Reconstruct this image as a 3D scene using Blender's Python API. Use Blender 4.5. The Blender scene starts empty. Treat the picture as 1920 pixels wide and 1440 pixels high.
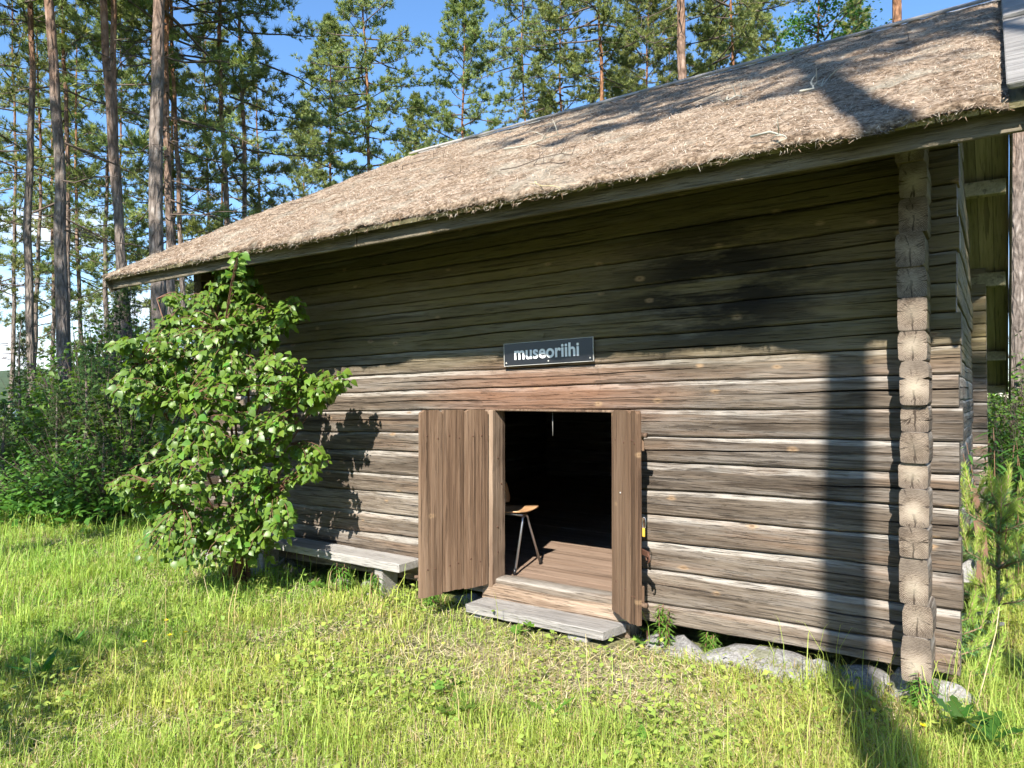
import bpy, math, random
import numpy as np
from mathutils import Vector, Matrix, Euler
R = math.radians
scene = bpy.context.scene
COL = scene.collection

# ------------------------------------------------------------------ camera, sky, sun, exposure
CAM = Vector((0.0, -4.3, 1.6)); YAW = R(34.8); PITCH = R(0.955); FPX = 1320.0
cd = bpy.data.cameras.new('camera'); cam = bpy.data.objects.new('camera', cd); COL.objects.link(cam)
cam.location = CAM; cam.rotation_euler = (math.pi/2 + PITCH, 0, YAW)
cd.sensor_width = 36.0; cd.lens = FPX/1920*36; cd.clip_start = 0.05; cd.clip_end = 2000
scene.camera = cam
SUN_EL = R(38.0); SUN_H = Vector((0.312, -0.950))       # horizontal direction towards the sun
world = bpy.data.worlds.new('World'); scene.world = world; world.use_nodes = True
wn = world.node_tree; wn.nodes.clear()
sky = wn.nodes.new('ShaderNodeTexSky'); sky.sky_type = 'NISHITA'; sky.sun_disc = False
sky.sun_elevation = SUN_EL; sky.sun_rotation = math.atan2(SUN_H.x, SUN_H.y)
sky.altitude = 900; sky.air_density = 1.0; sky.dust_density = 0.05; sky.ozone_density = 3.0
bg = wn.nodes.new('ShaderNodeBackground'); bg.inputs[1].default_value = 0.115
wo = wn.nodes.new('ShaderNodeOutputWorld')
def build_clouds():
    L = wn.links.new
    tc = wn.nodes.new('ShaderNodeTexCoord')
    mp = wn.nodes.new('ShaderNodeMapping'); mp.inputs['Scale'].default_value = (1, 1, 2.2); mp.inputs['Location'].default_value = (0.35, 0.1, 0)
    nz = wn.nodes.new('ShaderNodeTexNoise'); nz.inputs['Scale'].default_value = 2.6; nz.inputs['Detail'].default_value = 9; nz.inputs['Roughness'].default_value = 0.55
    L(tc.outputs['Generated'], mp.inputs[0]); L(mp.outputs[0], nz.inputs['Vector'])
    sep = wn.nodes.new('ShaderNodeSeparateXYZ'); L(tc.outputs['Generated'], sep.inputs[0])
    # broken cumulus low over the whole horizon, thinning out upwards
    el = wn.nodes.new('ShaderNodeMapRange'); el.inputs[1].default_value = 0.04; el.inputs[2].default_value = 0.40
    el.inputs[3].default_value = 0.09; el.inputs[4].default_value = -0.20
    L(sep.outputs['Z'], el.inputs[0])
    ad = wn.nodes.new('ShaderNodeMath'); ad.operation = 'ADD'; L(nz.outputs['Fac'], ad.inputs[0]); L(el.outputs[0], ad.inputs[1])
    rp = wn.nodes.new('ShaderNodeMapRange'); rp.inputs[1].default_value = 0.48; rp.inputs[2].default_value = 0.62; rp.interpolation_type = 'SMOOTHSTEP'
    L(ad.outputs[0], rp.inputs[0])
    mx = wn.nodes.new('ShaderNodeMix'); mx.data_type = 'RGBA'
    hs = wn.nodes.new('ShaderNodeHueSaturation'); hs.inputs['Saturation'].default_value = 1.12; L(sky.outputs[0], hs.inputs['Color'])
    L(rp.outputs[0], mx.inputs[0]); L(hs.outputs[0], mx.inputs[6]); mx.inputs[7].default_value = (4.6, 4.9, 5.3, 1)
    L(mx.outputs[2], bg.inputs[0]); L(bg.outputs[0], wo.inputs[0])
build_clouds()
sd = bpy.data.lights.new('sun', 'SUN'); sd.energy = 4.9; sd.angle = R(0.53); sd.color = (1.0, 0.945, 0.87)
sun = bpy.data.objects.new('sun', sd); COL.objects.link(sun)
sdir = Vector((SUN_H.x*math.cos(SUN_EL), SUN_H.y*math.cos(SUN_EL), math.sin(SUN_EL))).normalized()
sun.rotation_euler = (-sdir).to_track_quat('-Z', 'Y').to_euler(); sun.location = (6, -18, 20)
scene.view_settings.view_transform = 'Standard'; scene.view_settings.look = 'None'
scene.view_settings.exposure = 1.36; scene.view_settings.gamma = 1.0
scene.render.engine = 'CYCLES'
scene.cycles.max_bounces = 4; scene.cycles.diffuse_bounces = 2; scene.cycles.glossy_bounces = 1
scene.cycles.use_adaptive_sampling = True; scene.cycles.adaptive_threshold = 0.03
scene.cycles.transmission_bounces = 2; scene.cycles.transparent_max_bounces = 4
scene.cycles.use_denoising = True

# ------------------------------------------------------------------ helpers
cF = (-math.sin(YAW), math.cos(YAW)); cR = (math.cos(YAW), math.sin(YAW))
def at(u, t, z=0.0):
    """ground position that a bearing (photo column u) and a distance t ahead of the lens stand for"""
    a = (u-960)/FPX*t
    return Vector((CAM.x + cF[0]*t + cR[0]*a, CAM.y + cF[1]*t + cR[1]*a, z))
def fwd(x, y): return (x-CAM.x)*cF[0] + (y-CAM.y)*cF[1]
class Noise1:
    def __init__(s, seed, amps):
        r = random.Random(seed); s.k = [(a, f*r.uniform(.8, 1.25), r.uniform(0, 6.28)) for a, f in amps]
    def __call__(s, x): return sum(a*math.sin(f*x+p) for a, f, p in s.k)
def vnoise(x, y, seed=0):
    """smooth 2-D value noise in 0..1 on arrays"""
    rs = np.random.RandomState(seed); tab = rs.rand(64, 64)
    xi = np.floor(x).astype(int); yi = np.floor(y).astype(int); fx = x-xi; fy = y-yi
    fx = fx*fx*(3-2*fx); fy = fy*fy*(3-2*fy)
    g = lambda i, j: tab[i % 64, j % 64]
    return (g(xi, yi)*(1-fx)+g(xi+1, yi)*fx)*(1-fy)+(g(xi, yi+1)*(1-fx)+g(xi+1, yi+1)*fx)*fy
def fbm(x, y, seed=0, o=3):
    s = 0; a = .5; tot = 0
    for k in range(o): s = s + a*vnoise(x*2**k, y*2**k, seed+k*7); tot += a; a *= .5
    return s/tot

def np_mesh(name, V, tris, mat, tint=None, smooth=False):
    V = np.ascontiguousarray(V, dtype=np.float32); T = np.ascontiguousarray(tris, dtype=np.int32)
    me = bpy.data.meshes.new(name); k = T.shape[1]
    me.vertices.add(len(V)); me.vertices.foreach_set('co', V.ravel())
    me.loops.add(T.size); me.loops.foreach_set('vertex_index', T.ravel())
    me.polygons.add(len(T)); me.polygons.foreach_set('loop_start', np.arange(0, T.size, k, dtype=np.int32))
    me.polygons.foreach_set('loop_total', np.full(len(T), k, dtype=np.int32))
    if smooth: me.polygons.foreach_set('use_smooth', np.ones(len(T), dtype=bool))
    me.update(calc_edges=True)
    if tint is not None:
        at_ = me.color_attributes.new('tint', 'FLOAT_COLOR', 'POINT')
        c = np.ones((len(V), 4), dtype=np.float32); c[:, :3] = tint; at_.data.foreach_set('color', c.ravel())
    if mat is not None: me.materials.append(mat)
    return me
class MB:
    """collects shapes; build() makes one mesh object"""
    def __init__(s): s.v = []; s.f = []; s.m = []; s.sm = []; s.a = []
    def add(s, vs, fs, m=0, smooth=False, a=None):
        o = len(s.v); s.v += [tuple(p) for p in vs]; s.f += [tuple(i+o for i in f) for f in fs]
        s.m += [m]*len(fs); s.sm += [smooth]*len(fs); s.a += (a if a is not None else [0.0]*len(vs))
        return s
    def box(s, x0, x1, y0, y1, z0, z1, m=0, j=0.0, rng=random):
        J = lambda: rng.uniform(-j, j) if j else 0
        vs = [(x+J(), y+J(), z+J()) for z in (z0, z1) for y in (y0, y1) for x in (x0, x1)]
        return s.add(vs, [(0, 2, 3, 1), (4, 5, 7, 6), (0, 1, 5, 4), (2, 6, 7, 3), (0, 4, 6, 2), (1, 3, 7, 5)], m)
    def tube(s, pts, rad, n=8, m=0, cap=True, smooth=True):
        pts = [Vector(p) for p in pts]; N = len(pts); rad = rad if isinstance(rad, (list, tuple)) else [rad]*N
        vs = []; up = None
        for i, p in enumerate(pts):
            d = (pts[min(i+1, N-1)]-pts[max(i-1, 0)]).normalized()
            if up is None: up = d.orthogonal().normalized()
            up = (up - d*up.dot(d)); up = up.normalized() if up.length > 1e-6 else d.orthogonal().normalized()
            w = d.cross(up)
            for k in range(n):
                an = 2*math.pi*k/n; vs.append(p + (up*math.cos(an)+w*math.sin(an))*rad[i])
        fs = [(i*n+k, i*n+(k+1) % n, (i+1)*n+(k+1) % n, (i+1)*n+k) for i in range(N-1) for k in range(n)]
        if cap: fs += [tuple(range(n-1, -1, -1)), tuple((N-1)*n+k for k in range(n))]
        return s.add(vs, fs, m, smooth)
    def mesh(s, name, mats):
        me = bpy.data.meshes.new(name); me.from_pydata(s.v, [], s.f)
        for m in (mats if isinstance(mats, (list, tuple)) else [mats]): me.materials.append(m)
        me.polygons.foreach_set('material_index', s.m); me.polygons.foreach_set('use_smooth', s.sm)
        if any(s.a):
            at_ = me.color_attributes.new('bleach', 'FLOAT_COLOR', 'POINT')
            at_.data.foreach_set('color', np.repeat(np.array(s.a, dtype=np.float32), 4))
        me.update(); return me
    def build(s, name, mats, parent=None, loc=(0, 0, 0), rot=(0, 0, 0)):
        return link(name, s.mesh(name, mats), parent, loc, rot)
def link(name, me, parent=None, loc=(0, 0, 0), rot=(0, 0, 0), scale=None):
    o = bpy.data.objects.new(name, me); COL.objects.link(o); o.parent = parent
    o.location = loc; o.rotation_euler = rot
    if scale is not None: o.scale = scale if hasattr(scale, '__len__') else (scale,)*3
    return o
def tag(o, label, cat, group=None):
    o['label'] = label; o['category'] = cat
    if group: o['group'] = group
    return o
def thing(name, label, cat, loc=(0, 0, 0), rot=(0, 0, 0), group=None):
    return tag(link(name, None, None, loc, rot), label, cat, group)
def bevel(o, w=0.006, seg=1):
    m = o.modifiers.new('bevel', 'BEVEL'); m.width = w; m.segments = seg; m.limit_method = 'ANGLE'; return o

# ------------------------------------------------------------------ materials
class NT:
    def __init__(s, name):
        s.mat = bpy.data.materials.new(name); s.mat.use_nodes = True; s.t = s.mat.node_tree
        s.b = s.t.nodes['Principled BSDF']; s.out = s.t.nodes['Material Output']
    def n(s, typ, props=None, **ins):
        nd = s.t.nodes.new('ShaderNode'+typ)
        for k, v in (props or {}).items(): setattr(nd, k, v)
        for k, v in ins.items():
            key = k.replace('_', ' ')
            if key.startswith('i') and key[1:].isdigit(): key = int(key[1:])
            s.set(nd.inputs[key], v)
        return nd
    def set(s, sock, v):
        if isinstance(v, bpy.types.NodeSocket): s.t.links.new(v, sock)
        elif isinstance(v, bpy.types.Node): s.t.links.new(v.outputs[0], sock)
        else:
            if isinstance(v, tuple) and len(v) == 3 and sock.type == 'RGBA': v = (*v, 1)
            sock.default_value = v
    def math(s, op, a, b=0.0, clamp=False):
        nd = s.n('Math', {'operation': op, 'use_clamp': clamp}); s.set(nd.inputs[0], a); s.set(nd.inputs[1], b); return nd.outputs[0]
    def mix(s, f, a, b, bt='MIX'):
        nd = s.n('Mix', {'data_type': 'RGBA', 'blend_type': bt}); s.set(nd.inputs[0], f); s.set(nd.inputs[6], a); s.set(nd.inputs[7], b); return nd.outputs[2]
    def ramp(s, f, stops):
        nd = s.n('ValToRGB'); cr = nd.color_ramp
        while len(cr.elements) < len(stops): cr.elements.new(0.5)
        for e, (p, c) in zip(cr.elements, stops): e.position = p; e.color = (*c, 1) if len(c) == 3 else c
        s.set(nd.inputs[0], f); return nd.outputs[0]
    def mr(s, f, a, b, c=0.0, d=1.0):
        nd = s.n('MapRange'); s.set(nd.inputs[0], f)
        for i, v in enumerate((a, b, c, d)): nd.inputs[i+1].default_value = v
        return nd.outputs[0]
    def vec(s, v, scale=(1, 1, 1), loc=(0, 0, 0)):
        nd = s.n('Mapping'); s.set(nd.inputs[0], v); nd.inputs['Scale'].default_value = scale; nd.inputs['Location'].default_value = loc; return nd.outputs[0]
    def noise(s, v, scale, detail=4, rough=0.55, dist=0.0):
        return s.n('TexNoise', None, Vector=v, Scale=float(scale), Detail=float(detail), Roughness=rough, Distortion=dist).outputs['Fac']
    def bump(s, h, strength=0.4, dist=0.01):
        nd = s.n('Bump', None, Height=h, Strength=strength, Distance=dist); s.set(s.b.inputs['Normal'], nd.outputs[0]); return nd
    def fin(s, col, rough=0.85, spec=0.25):
        s.set(s.b.inputs['Base Color'], col); s.set(s.b.inputs['Roughness'], rough); s.b.inputs['Specular IOR Level'].default_value = spec
        return s.mat
    def objco(s):
        """object coordinates shifted by a random amount for each object"""
        tc = s.n('TexCoord').outputs['Object']; rnd = s.n('ObjectInfo').outputs['Random']
        ad = s.n('VectorMath', {'operation': 'ADD'}); s.set(ad.inputs[0], tc)
        cb = s.n('CombineXYZ'); s.set(cb.inputs[0], s.math('MULTIPLY', rnd, 71.0)); s.set(cb.inputs[1], s.math('MULTIPLY', rnd, 37.0)); s.set(cb.inputs[2], s.math('MULTIPLY', rnd, 53.0))
        s.set(ad.inputs[1], cb.outputs[0]); return ad.outputs[0], tc, rnd
def ellipse(n, P, c, r):
    """soft 0..1 mask round a spot of the building (x, z)"""
    sp = n.n('SeparateXYZ', None, Vector=P)
    dx = n.math('DIVIDE', n.math('SUBTRACT', sp.outputs[0], c[0]), r[0]); dz = n.math('DIVIDE', n.math('SUBTRACT', sp.outputs[2], c[1]), r[1])
    d = n.math('SQRT', n.math('ADD', n.math('MULTIPLY', dx, dx), n.math('MULTIPLY', dz, dz)))
    return n.mr(d, 0.35, 1.0, 1.0, 0.0)
def wood(name, dark, mid, light, grain=(3.0, 75, 75), hero=False, knots=True, bleach=(.40, .37, .33), checks=.5):
    n = NT(name); co, tc, rnd = n.objco()
    g1 = n.noise(n.vec(co, grain), 1.0, 8, .68, .15)
    g2 = n.noise(n.vec(co, tuple(q*(.5 if q < 5 else .13) for q in grain)), 1.0, 5, .6)
    g3 = n.noise(n.vec(co, tuple(q*(2.2 if q < 5 else 2.4) for q in grain)), 1.0, 4, .6)
    f = n.math('ADD', n.math('MULTIPLY', g1, .55), n.math('MULTIPLY', g2, .45))
    f = n.math('ADD', f, n.math('MULTIPLY', n.math('SUBTRACT', rnd, .5), .16))
    col = n.ramp(f, [(.33, dark), (.50, mid), (.68, light)])
    if hero:
        at_ = n.n('Attribute', {'attribute_name': 'bleach'}).outputs['Fac']
        sv = n.noise(n.vec(co, (.9, 16, 16)), 1.0, 7, .7)
        col = n.mix(n.math('MULTIPLY', n.mr(sv, .49, .66), .6), col, n.mix(g3, (.18, .156, .132), (.29, .262, .228)))     # silvered streaks
        w = n.math('MULTIPLY', at_, n.mr(n.math('ADD', n.math('MULTIPLY', n.noise(n.vec(co, (1.6, 7, 7)), 1.0, 6, .7), .7), n.math('MULTIPLY', g3, .3)), .37, .56))
        col = n.mix(w, col, n.mix(g3, tuple(c*.55 for c in bleach), tuple(c*1.1 for c in bleach)))
        lw = n.math('MULTIPLY', n.mr(n.noise(n.vec(co, (.7, 3, 9)), 1.0, 5, .6), .52, .68), .55)
        col = n.mix(lw, col, n.mix(g1, (.10, .060, .036), (.26, .175, .115)))                                         # warmer brown patches
        P = n.n('NewGeometry').outputs['Position']
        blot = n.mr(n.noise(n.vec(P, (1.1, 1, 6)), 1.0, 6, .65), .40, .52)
        # painted eave shade, tarry dark stain right of the sign, red-brown worn wood over the doorway
        # olive shade and grass bounce under the eave, painted into the log colour
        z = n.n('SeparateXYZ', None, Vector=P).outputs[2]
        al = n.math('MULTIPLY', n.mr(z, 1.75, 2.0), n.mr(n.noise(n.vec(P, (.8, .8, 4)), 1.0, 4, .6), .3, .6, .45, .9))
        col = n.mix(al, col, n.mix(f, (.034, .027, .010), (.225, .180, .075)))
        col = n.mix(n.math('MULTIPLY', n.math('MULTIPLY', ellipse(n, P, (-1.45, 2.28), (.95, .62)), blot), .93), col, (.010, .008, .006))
        col = n.mix(n.math('MULTIPLY', ellipse(n, P, (-2.75, 1.62), (1.25, .30)), .60), col, n.mix(g1, (.085, .034, .018), (.30, .145, .078)))
    if knots:
        sp = n.n('SeparateXYZ', None, Vector=co); cb = n.n('CombineXYZ'); n.set(cb.inputs[0], n.math('MULTIPLY', sp.outputs[0], 1.6)); n.set(cb.inputs[1], n.math('MULTIPLY', sp.outputs[2], 3.2))
        vo = n.n('TexVoronoi', {'voronoi_dimensions': '2D'}, Vector=cb.outputs[0], Scale=1.35)
        rc = n.n('SeparateColor', None, Color=vo.outputs['Color']); sel = n.math('GREATER_THAN', rc.outputs[0], .50)
        dj = n.math('ADD', vo.outputs['Distance'], n.math('ADD', n.math('MULTIPLY', n.math('SUBTRACT', g1, .5), .16), n.math('MULTIPLY', rc.outputs[1], .03)))
        k1 = n.math('MULTIPLY', n.mr(dj, .045, .095, 1, 0), sel); k2 = n.math('MULTIPLY', n.mr(dj, .02, .035, 1, 0), sel)
        col = n.mix(n.math('MULTIPLY', k1, .6), col, (.34, .225, .125)); col = n.mix(n.math('MULTIPLY', k2, .6), col, (.10, .055, .03))
    hair = n.math('MAXIMUM', n.mr(g3, .30, .42, 1.0, 0.0), n.mr(n.noise(n.vec(co, tuple(q*(.4 if q < 5 else .6) for q in grain)), 1.0, 3, .5), .355, .375, 1.0, 0.0))                       # fine drying checks along the grain
    col = n.mix(n.math('MULTIPLY', hair, checks), col, tuple(c*.35 for c in dark))
    n.bump(n.math('SUBTRACT', n.math('ADD', g1, n.math('MULTIPLY', g2, .7)), n.math('MULTIPLY', hair, .9)), .75, .010)
    return n.fin(col, .82, .22)
def end_grain(name):
    n = NT(name); co, tc, rnd = n.objco()
    ob = n.vec(tc, (1, 1, 1), (0, -.065, 0))
    wv = n.n('TexWave', {'wave_type': 'RINGS', 'rings_direction': 'X'}, Vector=ob, Scale=44.0, Distortion=5.0, Detail=4.0, Detail_Scale=2.5)
    nz = n.noise(co, 14, 5, .6); col = n.ramp(n.math('ADD', n.math('ADD', n.math('MULTIPLY', wv.outputs['Fac'], .30), n.math('MULTIPLY', nz, .70)), n.math('MULTIPLY', n.math('SUBTRACT', rnd, .5), .22)), [(.30, (.052, .038, .027)), (.5, (.135, .102, .074)), (.72, (.265, .215, .165))])
    sp = n.n('SeparateXYZ', None, Vector=ob); an = n.math('ARCTAN2', sp.outputs[1], n.math('SUBTRACT', sp.outputs[2], .085))
    rad = n.math('SQRT', n.math('ADD', n.math('MULTIPLY', sp.outputs[1], sp.outputs[1]), n.math('POWER', n.math('SUBTRACT', sp.outputs[2], .085), 2.0)))
    cb = n.n('CombineXYZ'); n.set(cb.inputs[0], n.math('MULTIPLY', an, 1.9)); n.set(cb.inputs[1], n.math('MULTIPLY', rad, 5.0)); n.set(cb.inputs[2], n.math('MULTIPLY', rnd, 40.0))
    ck = n.mr(n.noise(cb.outputs[0], 2.2, 4, .6), .345, .385, 1, 0)
    pith = n.math('MULTIPLY', n.math('LESS_THAN', n.math('ABSOLUTE', n.math('ADD', sp.outputs[1], n.math('MULTIPLY', n.math('SUBTRACT', n.noise(co, 20, 3, .6), .5), .03))), .0042), n.math('LESS_THAN', n.math('ADD', sp.outputs[2], n.math('MULTIPLY', rnd, .05)), .115))
    ck = n.math('MAXIMUM', ck, pith)
    col = n.mix(n.math('MULTIPLY', ck, .85), col, (.030, .021, .015))
    rim = n.mr(rad, .055, .095, 0, .5); col = n.mix(rim, col, (.075, .062, .05))
    heart = n.math('MULTIPLY', n.mr(rad, .010, .06, .6, 0), n.mr(rnd, .3, .9)); col = n.mix(heart, col, (.42, .36, .27))
    n.bump(n.math('SUBTRACT', nz, ck), .6, .006)
    return n.fin(col, .88, .15)
def bark_mat():
    n = NT('pine_bark'); co, tc, rnd = n.objco()
    z = n.n('SeparateXYZ', None, Vector=tc).outputs[2]
    vo = n.n('TexVoronoi', {'feature': 'DISTANCE_TO_EDGE'}, Vector=n.vec(co, (11, 11, 3.2)), Scale=1.0).outputs['Distance']
    nz = n.noise(n.vec(co, (9, 9, 5)), 1.0, 6, .65); big = n.noise(n.vec(co, (1.5, 1.5, .45)), 1.0, 3, .6)
    low = n.ramp(n.math('ADD', n.math('MULTIPLY', nz, .7), n.math('MULTIPLY', vo, .5)), [(.25, (.07, .056, .047)), (.5, (.215, .178, .15)), (.75, (.41, .365, .325))])
    up = n.ramp(n.math('ADD', n.math('MULTIPLY', nz, .8), n.math('MULTIPLY', vo, .3)), [(.28, (.075, .035, .018)), (.5, (.27, .135, .07)), (.75, (.46, .29, .18))])
    h = n.mr(n.math('ADD', z, n.math('MULTIPLY', n.math('ADD', big, n.math('MULTIPLY', rnd, .6)), 5.0)), 10.0, 15.5)
    col = n.mix(h, low, up)
    n.bump(n.math('ADD', n.math('MULTIPLY', n.mr(vo, 0, .25), .7), n.math('MULTIPLY', nz, .6)), .9, .03)
    return n.fin(col, .92, .1)
def leafy(name, base, trans=.35, rough=.5, spec=.3, var=.35, gloss=0.0):
    """foliage: colour from the per-leaf 'tint' attribute, partly translucent"""
    n = NT(name); tn = n.n('Attribute', {'attribute_name': 'tint'}).outputs['Color']
    rnd = n.n('ObjectInfo').outputs['Random']
    hs = n.n('HueSaturation', None, Hue=n.mr(rnd, 0, 1, .5-.018, .5+.018), Saturation=1.0, Value=n.mr(rnd, 0, 1, 1-var*.5, 1+var*.5), Color=n.mix(1.0, tn, base, 'MULTIPLY'))
    col = hs.outputs[0]
    n.fin(col, rough, spec)
    tr = n.n('BsdfTranslucent', None, Color=n.mix(1.0, col, (1.35, 1.35, .55), 'MULTIPLY'))
    mx = n.n('MixShader'); mx.inputs[0].default_value = trans
    n.t.links.new(n.b.outputs[0], mx.inputs[1]); n.t.links.new(tr.outputs[0], mx.inputs[2]); n.t.links.new(mx.outputs[0], n.out.inputs[0])
    return n.mat
def stone_mat():
    n = NT('granite'); co, tc, rnd = n.objco()
    a = n.noise(co, 60, 3, .7); b = n.noise(co, 5, 5, .6); li = n.mr(n.noise(co, 9, 4, .6), .54, .62)
    col = n.ramp(n.math('ADD', n.math('MULTIPLY', a, .6), n.math('MULTIPLY', b, .4)), [(.32, (.09, .085, .08)), (.5, (.23, .222, .21)), (.68, (.40, .39, .37))])
    col = n.mix(n.math('MULTIPLY', li, .7), col, (.14, .14, .07)); n.bump(n.math('ADD', a, b), .6, .02); return n.fin(col, .9, .2)
def plain(name, c, rough=.6, metal=0.0, spec=.4, var=.25, scale=20):
    n = NT(name); co, tc, rnd = n.objco(); f = n.noise(co, scale, 5, .6)
    n.b.inputs['Metallic'].default_value = metal
    return n.fin(n.mix(f, tuple(x*(1-var) for x in c), tuple(min(1, x*(1+var)) for x in c)), rough, spec)
def ground_mat():
    n = NT('meadow_soil'); P = n.n('NewGeometry').outputs['Position']
    a = n.noise(P, 1.1, 4, .6); b = n.noise(P, 22, 6, .7); c = n.noise(n.vec(P, (60, 90, 1)), 1, 3, .6)
    straw = n.ramp(b, [(.3, (.10, .075, .045)), (.55, (.30, .25, .15)), (.8, (.46, .41, .28))])
    green = n.ramp(b, [(.3, (.035, .05, .012)), (.6, (.10, .14, .03)), (.85, (.20, .22, .07))])
    # worn dry strip in front of the doorway and along the wall
    sp = n.n('SeparateXYZ', None, Vector=P); dx = n.math('ABSOLUTE', n.math('SUBTRACT', sp.outputs[0], -1.9)); dy = n.math('ABSOLUTE', n.math('SUBTRACT', sp.outputs[1], -.75))
    dd = n.math('ADD', n.math('MULTIPLY', dx, .55), dy)
    w = n.math('MAXIMUM', n.mr(n.math('ADD', dd, n.math('MULTIPLY', a, 1.2)), .9, 2.0, .9, 0), n.mr(a, .5, .62, 0, .55))
    col = n.mix(w, green, straw); n.bump(n.math('ADD', b, n.math('MULTIPLY', c, .5)), .8, .03); return n.fin(col, .95, .1)
def litter_mat(name, base=True):
    n = NT(name)
    if base:
        P = n.n('TexCoord').outputs['Object']; b = n.noise(P, 34, 6, .72); a = n.noise(P, 2.3, 5, .6); m = n.noise(P, 7, 4, .6)
        f = n.math('ADD', n.math('MULTIPLY', b, .7), n.math('MULTIPLY', m, .3))
        col = n.ramp(f, [(.36, (.032, .022, .014)), (.46, (.15, .105, .070)), (.56, (.33, .252, .18)), (.70, (.48, .41, .325))])
        col = n.mix(n.math('MULTIPLY', n.mr(a, .52, .66), .45), col, (.36, .35, .28))
        n.bump(f, 1.0, .03); return n.fin(col, .95, .1)
    tn = n.n('Attribute', {'attribute_name': 'tint'}).outputs['Color']; return n.fin(tn, .85, .15)

M = dict(
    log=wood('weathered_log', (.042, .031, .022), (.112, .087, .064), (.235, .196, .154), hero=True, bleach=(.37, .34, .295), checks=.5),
    log_in=wood('inner_log', (.05, .038, .03), (.11, .085, .065), (.19, .15, .12), knots=False),
    end=end_grain('log_end_grain'),
    door=wood('door_plank', (.072, .041, .024), (.150, .092, .056), (.245, .165, .108), (60, 60, 1.3), checks=.45),
    frame=wood('door_frame_wood', (.045, .027, .017), (.125, .080, .052), (.27, .195, .135), (26, 26, 1.0), knots=False),
    sill=wood('threshold_wood', (.085, .056, .036), (.20, .14, .095), (.36, .28, .205), knots=False),
    plank=wood('grey_plank', (.21, .197, .18), (.31, .293, .27), (.41, .393, .367), knots=False, checks=.3),
    floor=wood('floor_board_wood', (.17, .113, .078), (.235, .165, .118), (.29, .21, .155), (1, 20, 20), knots=False),
    roofb=wood('roof_board_wood', (.11, .095, .05), (.22, .19, .10), (.34, .29, .165), (26, 1.2, 26)),
    fascia=wood('fascia_wood', (.075, .062, .04), (.15, .125, .085), (.27, .235, .18)),
    bark=bark_mat(), stone=stone_mat(), ground=ground_mat(),
    needle=leafy('pine_needles', (.200, .240, .082), .30, .5, .25),
    spruce=leafy('spruce_needles', (.06, .11, .035), .2, .55, .2),
    birch=leafy('birch_leaf', (.125, .255, .036), .40, .40, .45),
    shrub=leafy('shrub_leaf', (.10, .19, .035), .35, .45, .35),
    grass=leafy('grass_blade', (.41, .475, .12), .42, .5, .25, var=0),
    young=leafy('young_pine_needles', (.16, .235, .085), .25, .45, .3),
    litter=litter_mat('needle_litter'), lneedle=litter_mat('loose_needles', False),
    twig=plain('twig_bark', (.10, .072, .055), .8), stem=plain('birch_stem_bark', (.17, .085, .05), .7),
    lichen=plain('lichen_twig', (.34, .33, .27), .9, var=.4),
    iron=plain('rusty_iron', (.11, .05, .03), .7, .3), steel=plain('chrome_tube', (.45, .45, .45), .28, .9),
    wind=wood('wind_board_wood', (.13, .122, .112), (.21, .20, .185), (.30, .285, .265), checks=.4, knots=False),
    dark=plain('dark_steel_tube', (.035, .035, .038), .35, .6), ply=plain('plywood', (.46, .27, .135), .4, var=.12),
    black=plain('black_sign_enamel', (.012, .012, .014), .32, 0, .5), white=plain('white_lettering', (.80, .80, .78), .5, var=.04),
    rim=plain('sign_rim', (.45, .44, .40), .5), yellow=plain('yellow_tag', (.50, .32, .04), .5), petal=plain('yellow_petal', (.80, .62, .01), .45, var=.1),
    shoot=plain('young_pine_bark', (.26, .175, .105), .8), dry=plain('dry_stalk', (.46, .38, .20), .8), rust=plain('rusty_strip', (.14, .075, .045), .85),
)
def water_mat():
    n = NT('lake_water'); P = n.n('NewGeometry').outputs['Position']
    n.bump(n.noise(n.vec(P, (.5, 2, 1)), 1, 3, .6), .25, .3); return n.fin((.03, .06, .10), .12, .5)
M['water'] = water_mat()

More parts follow.
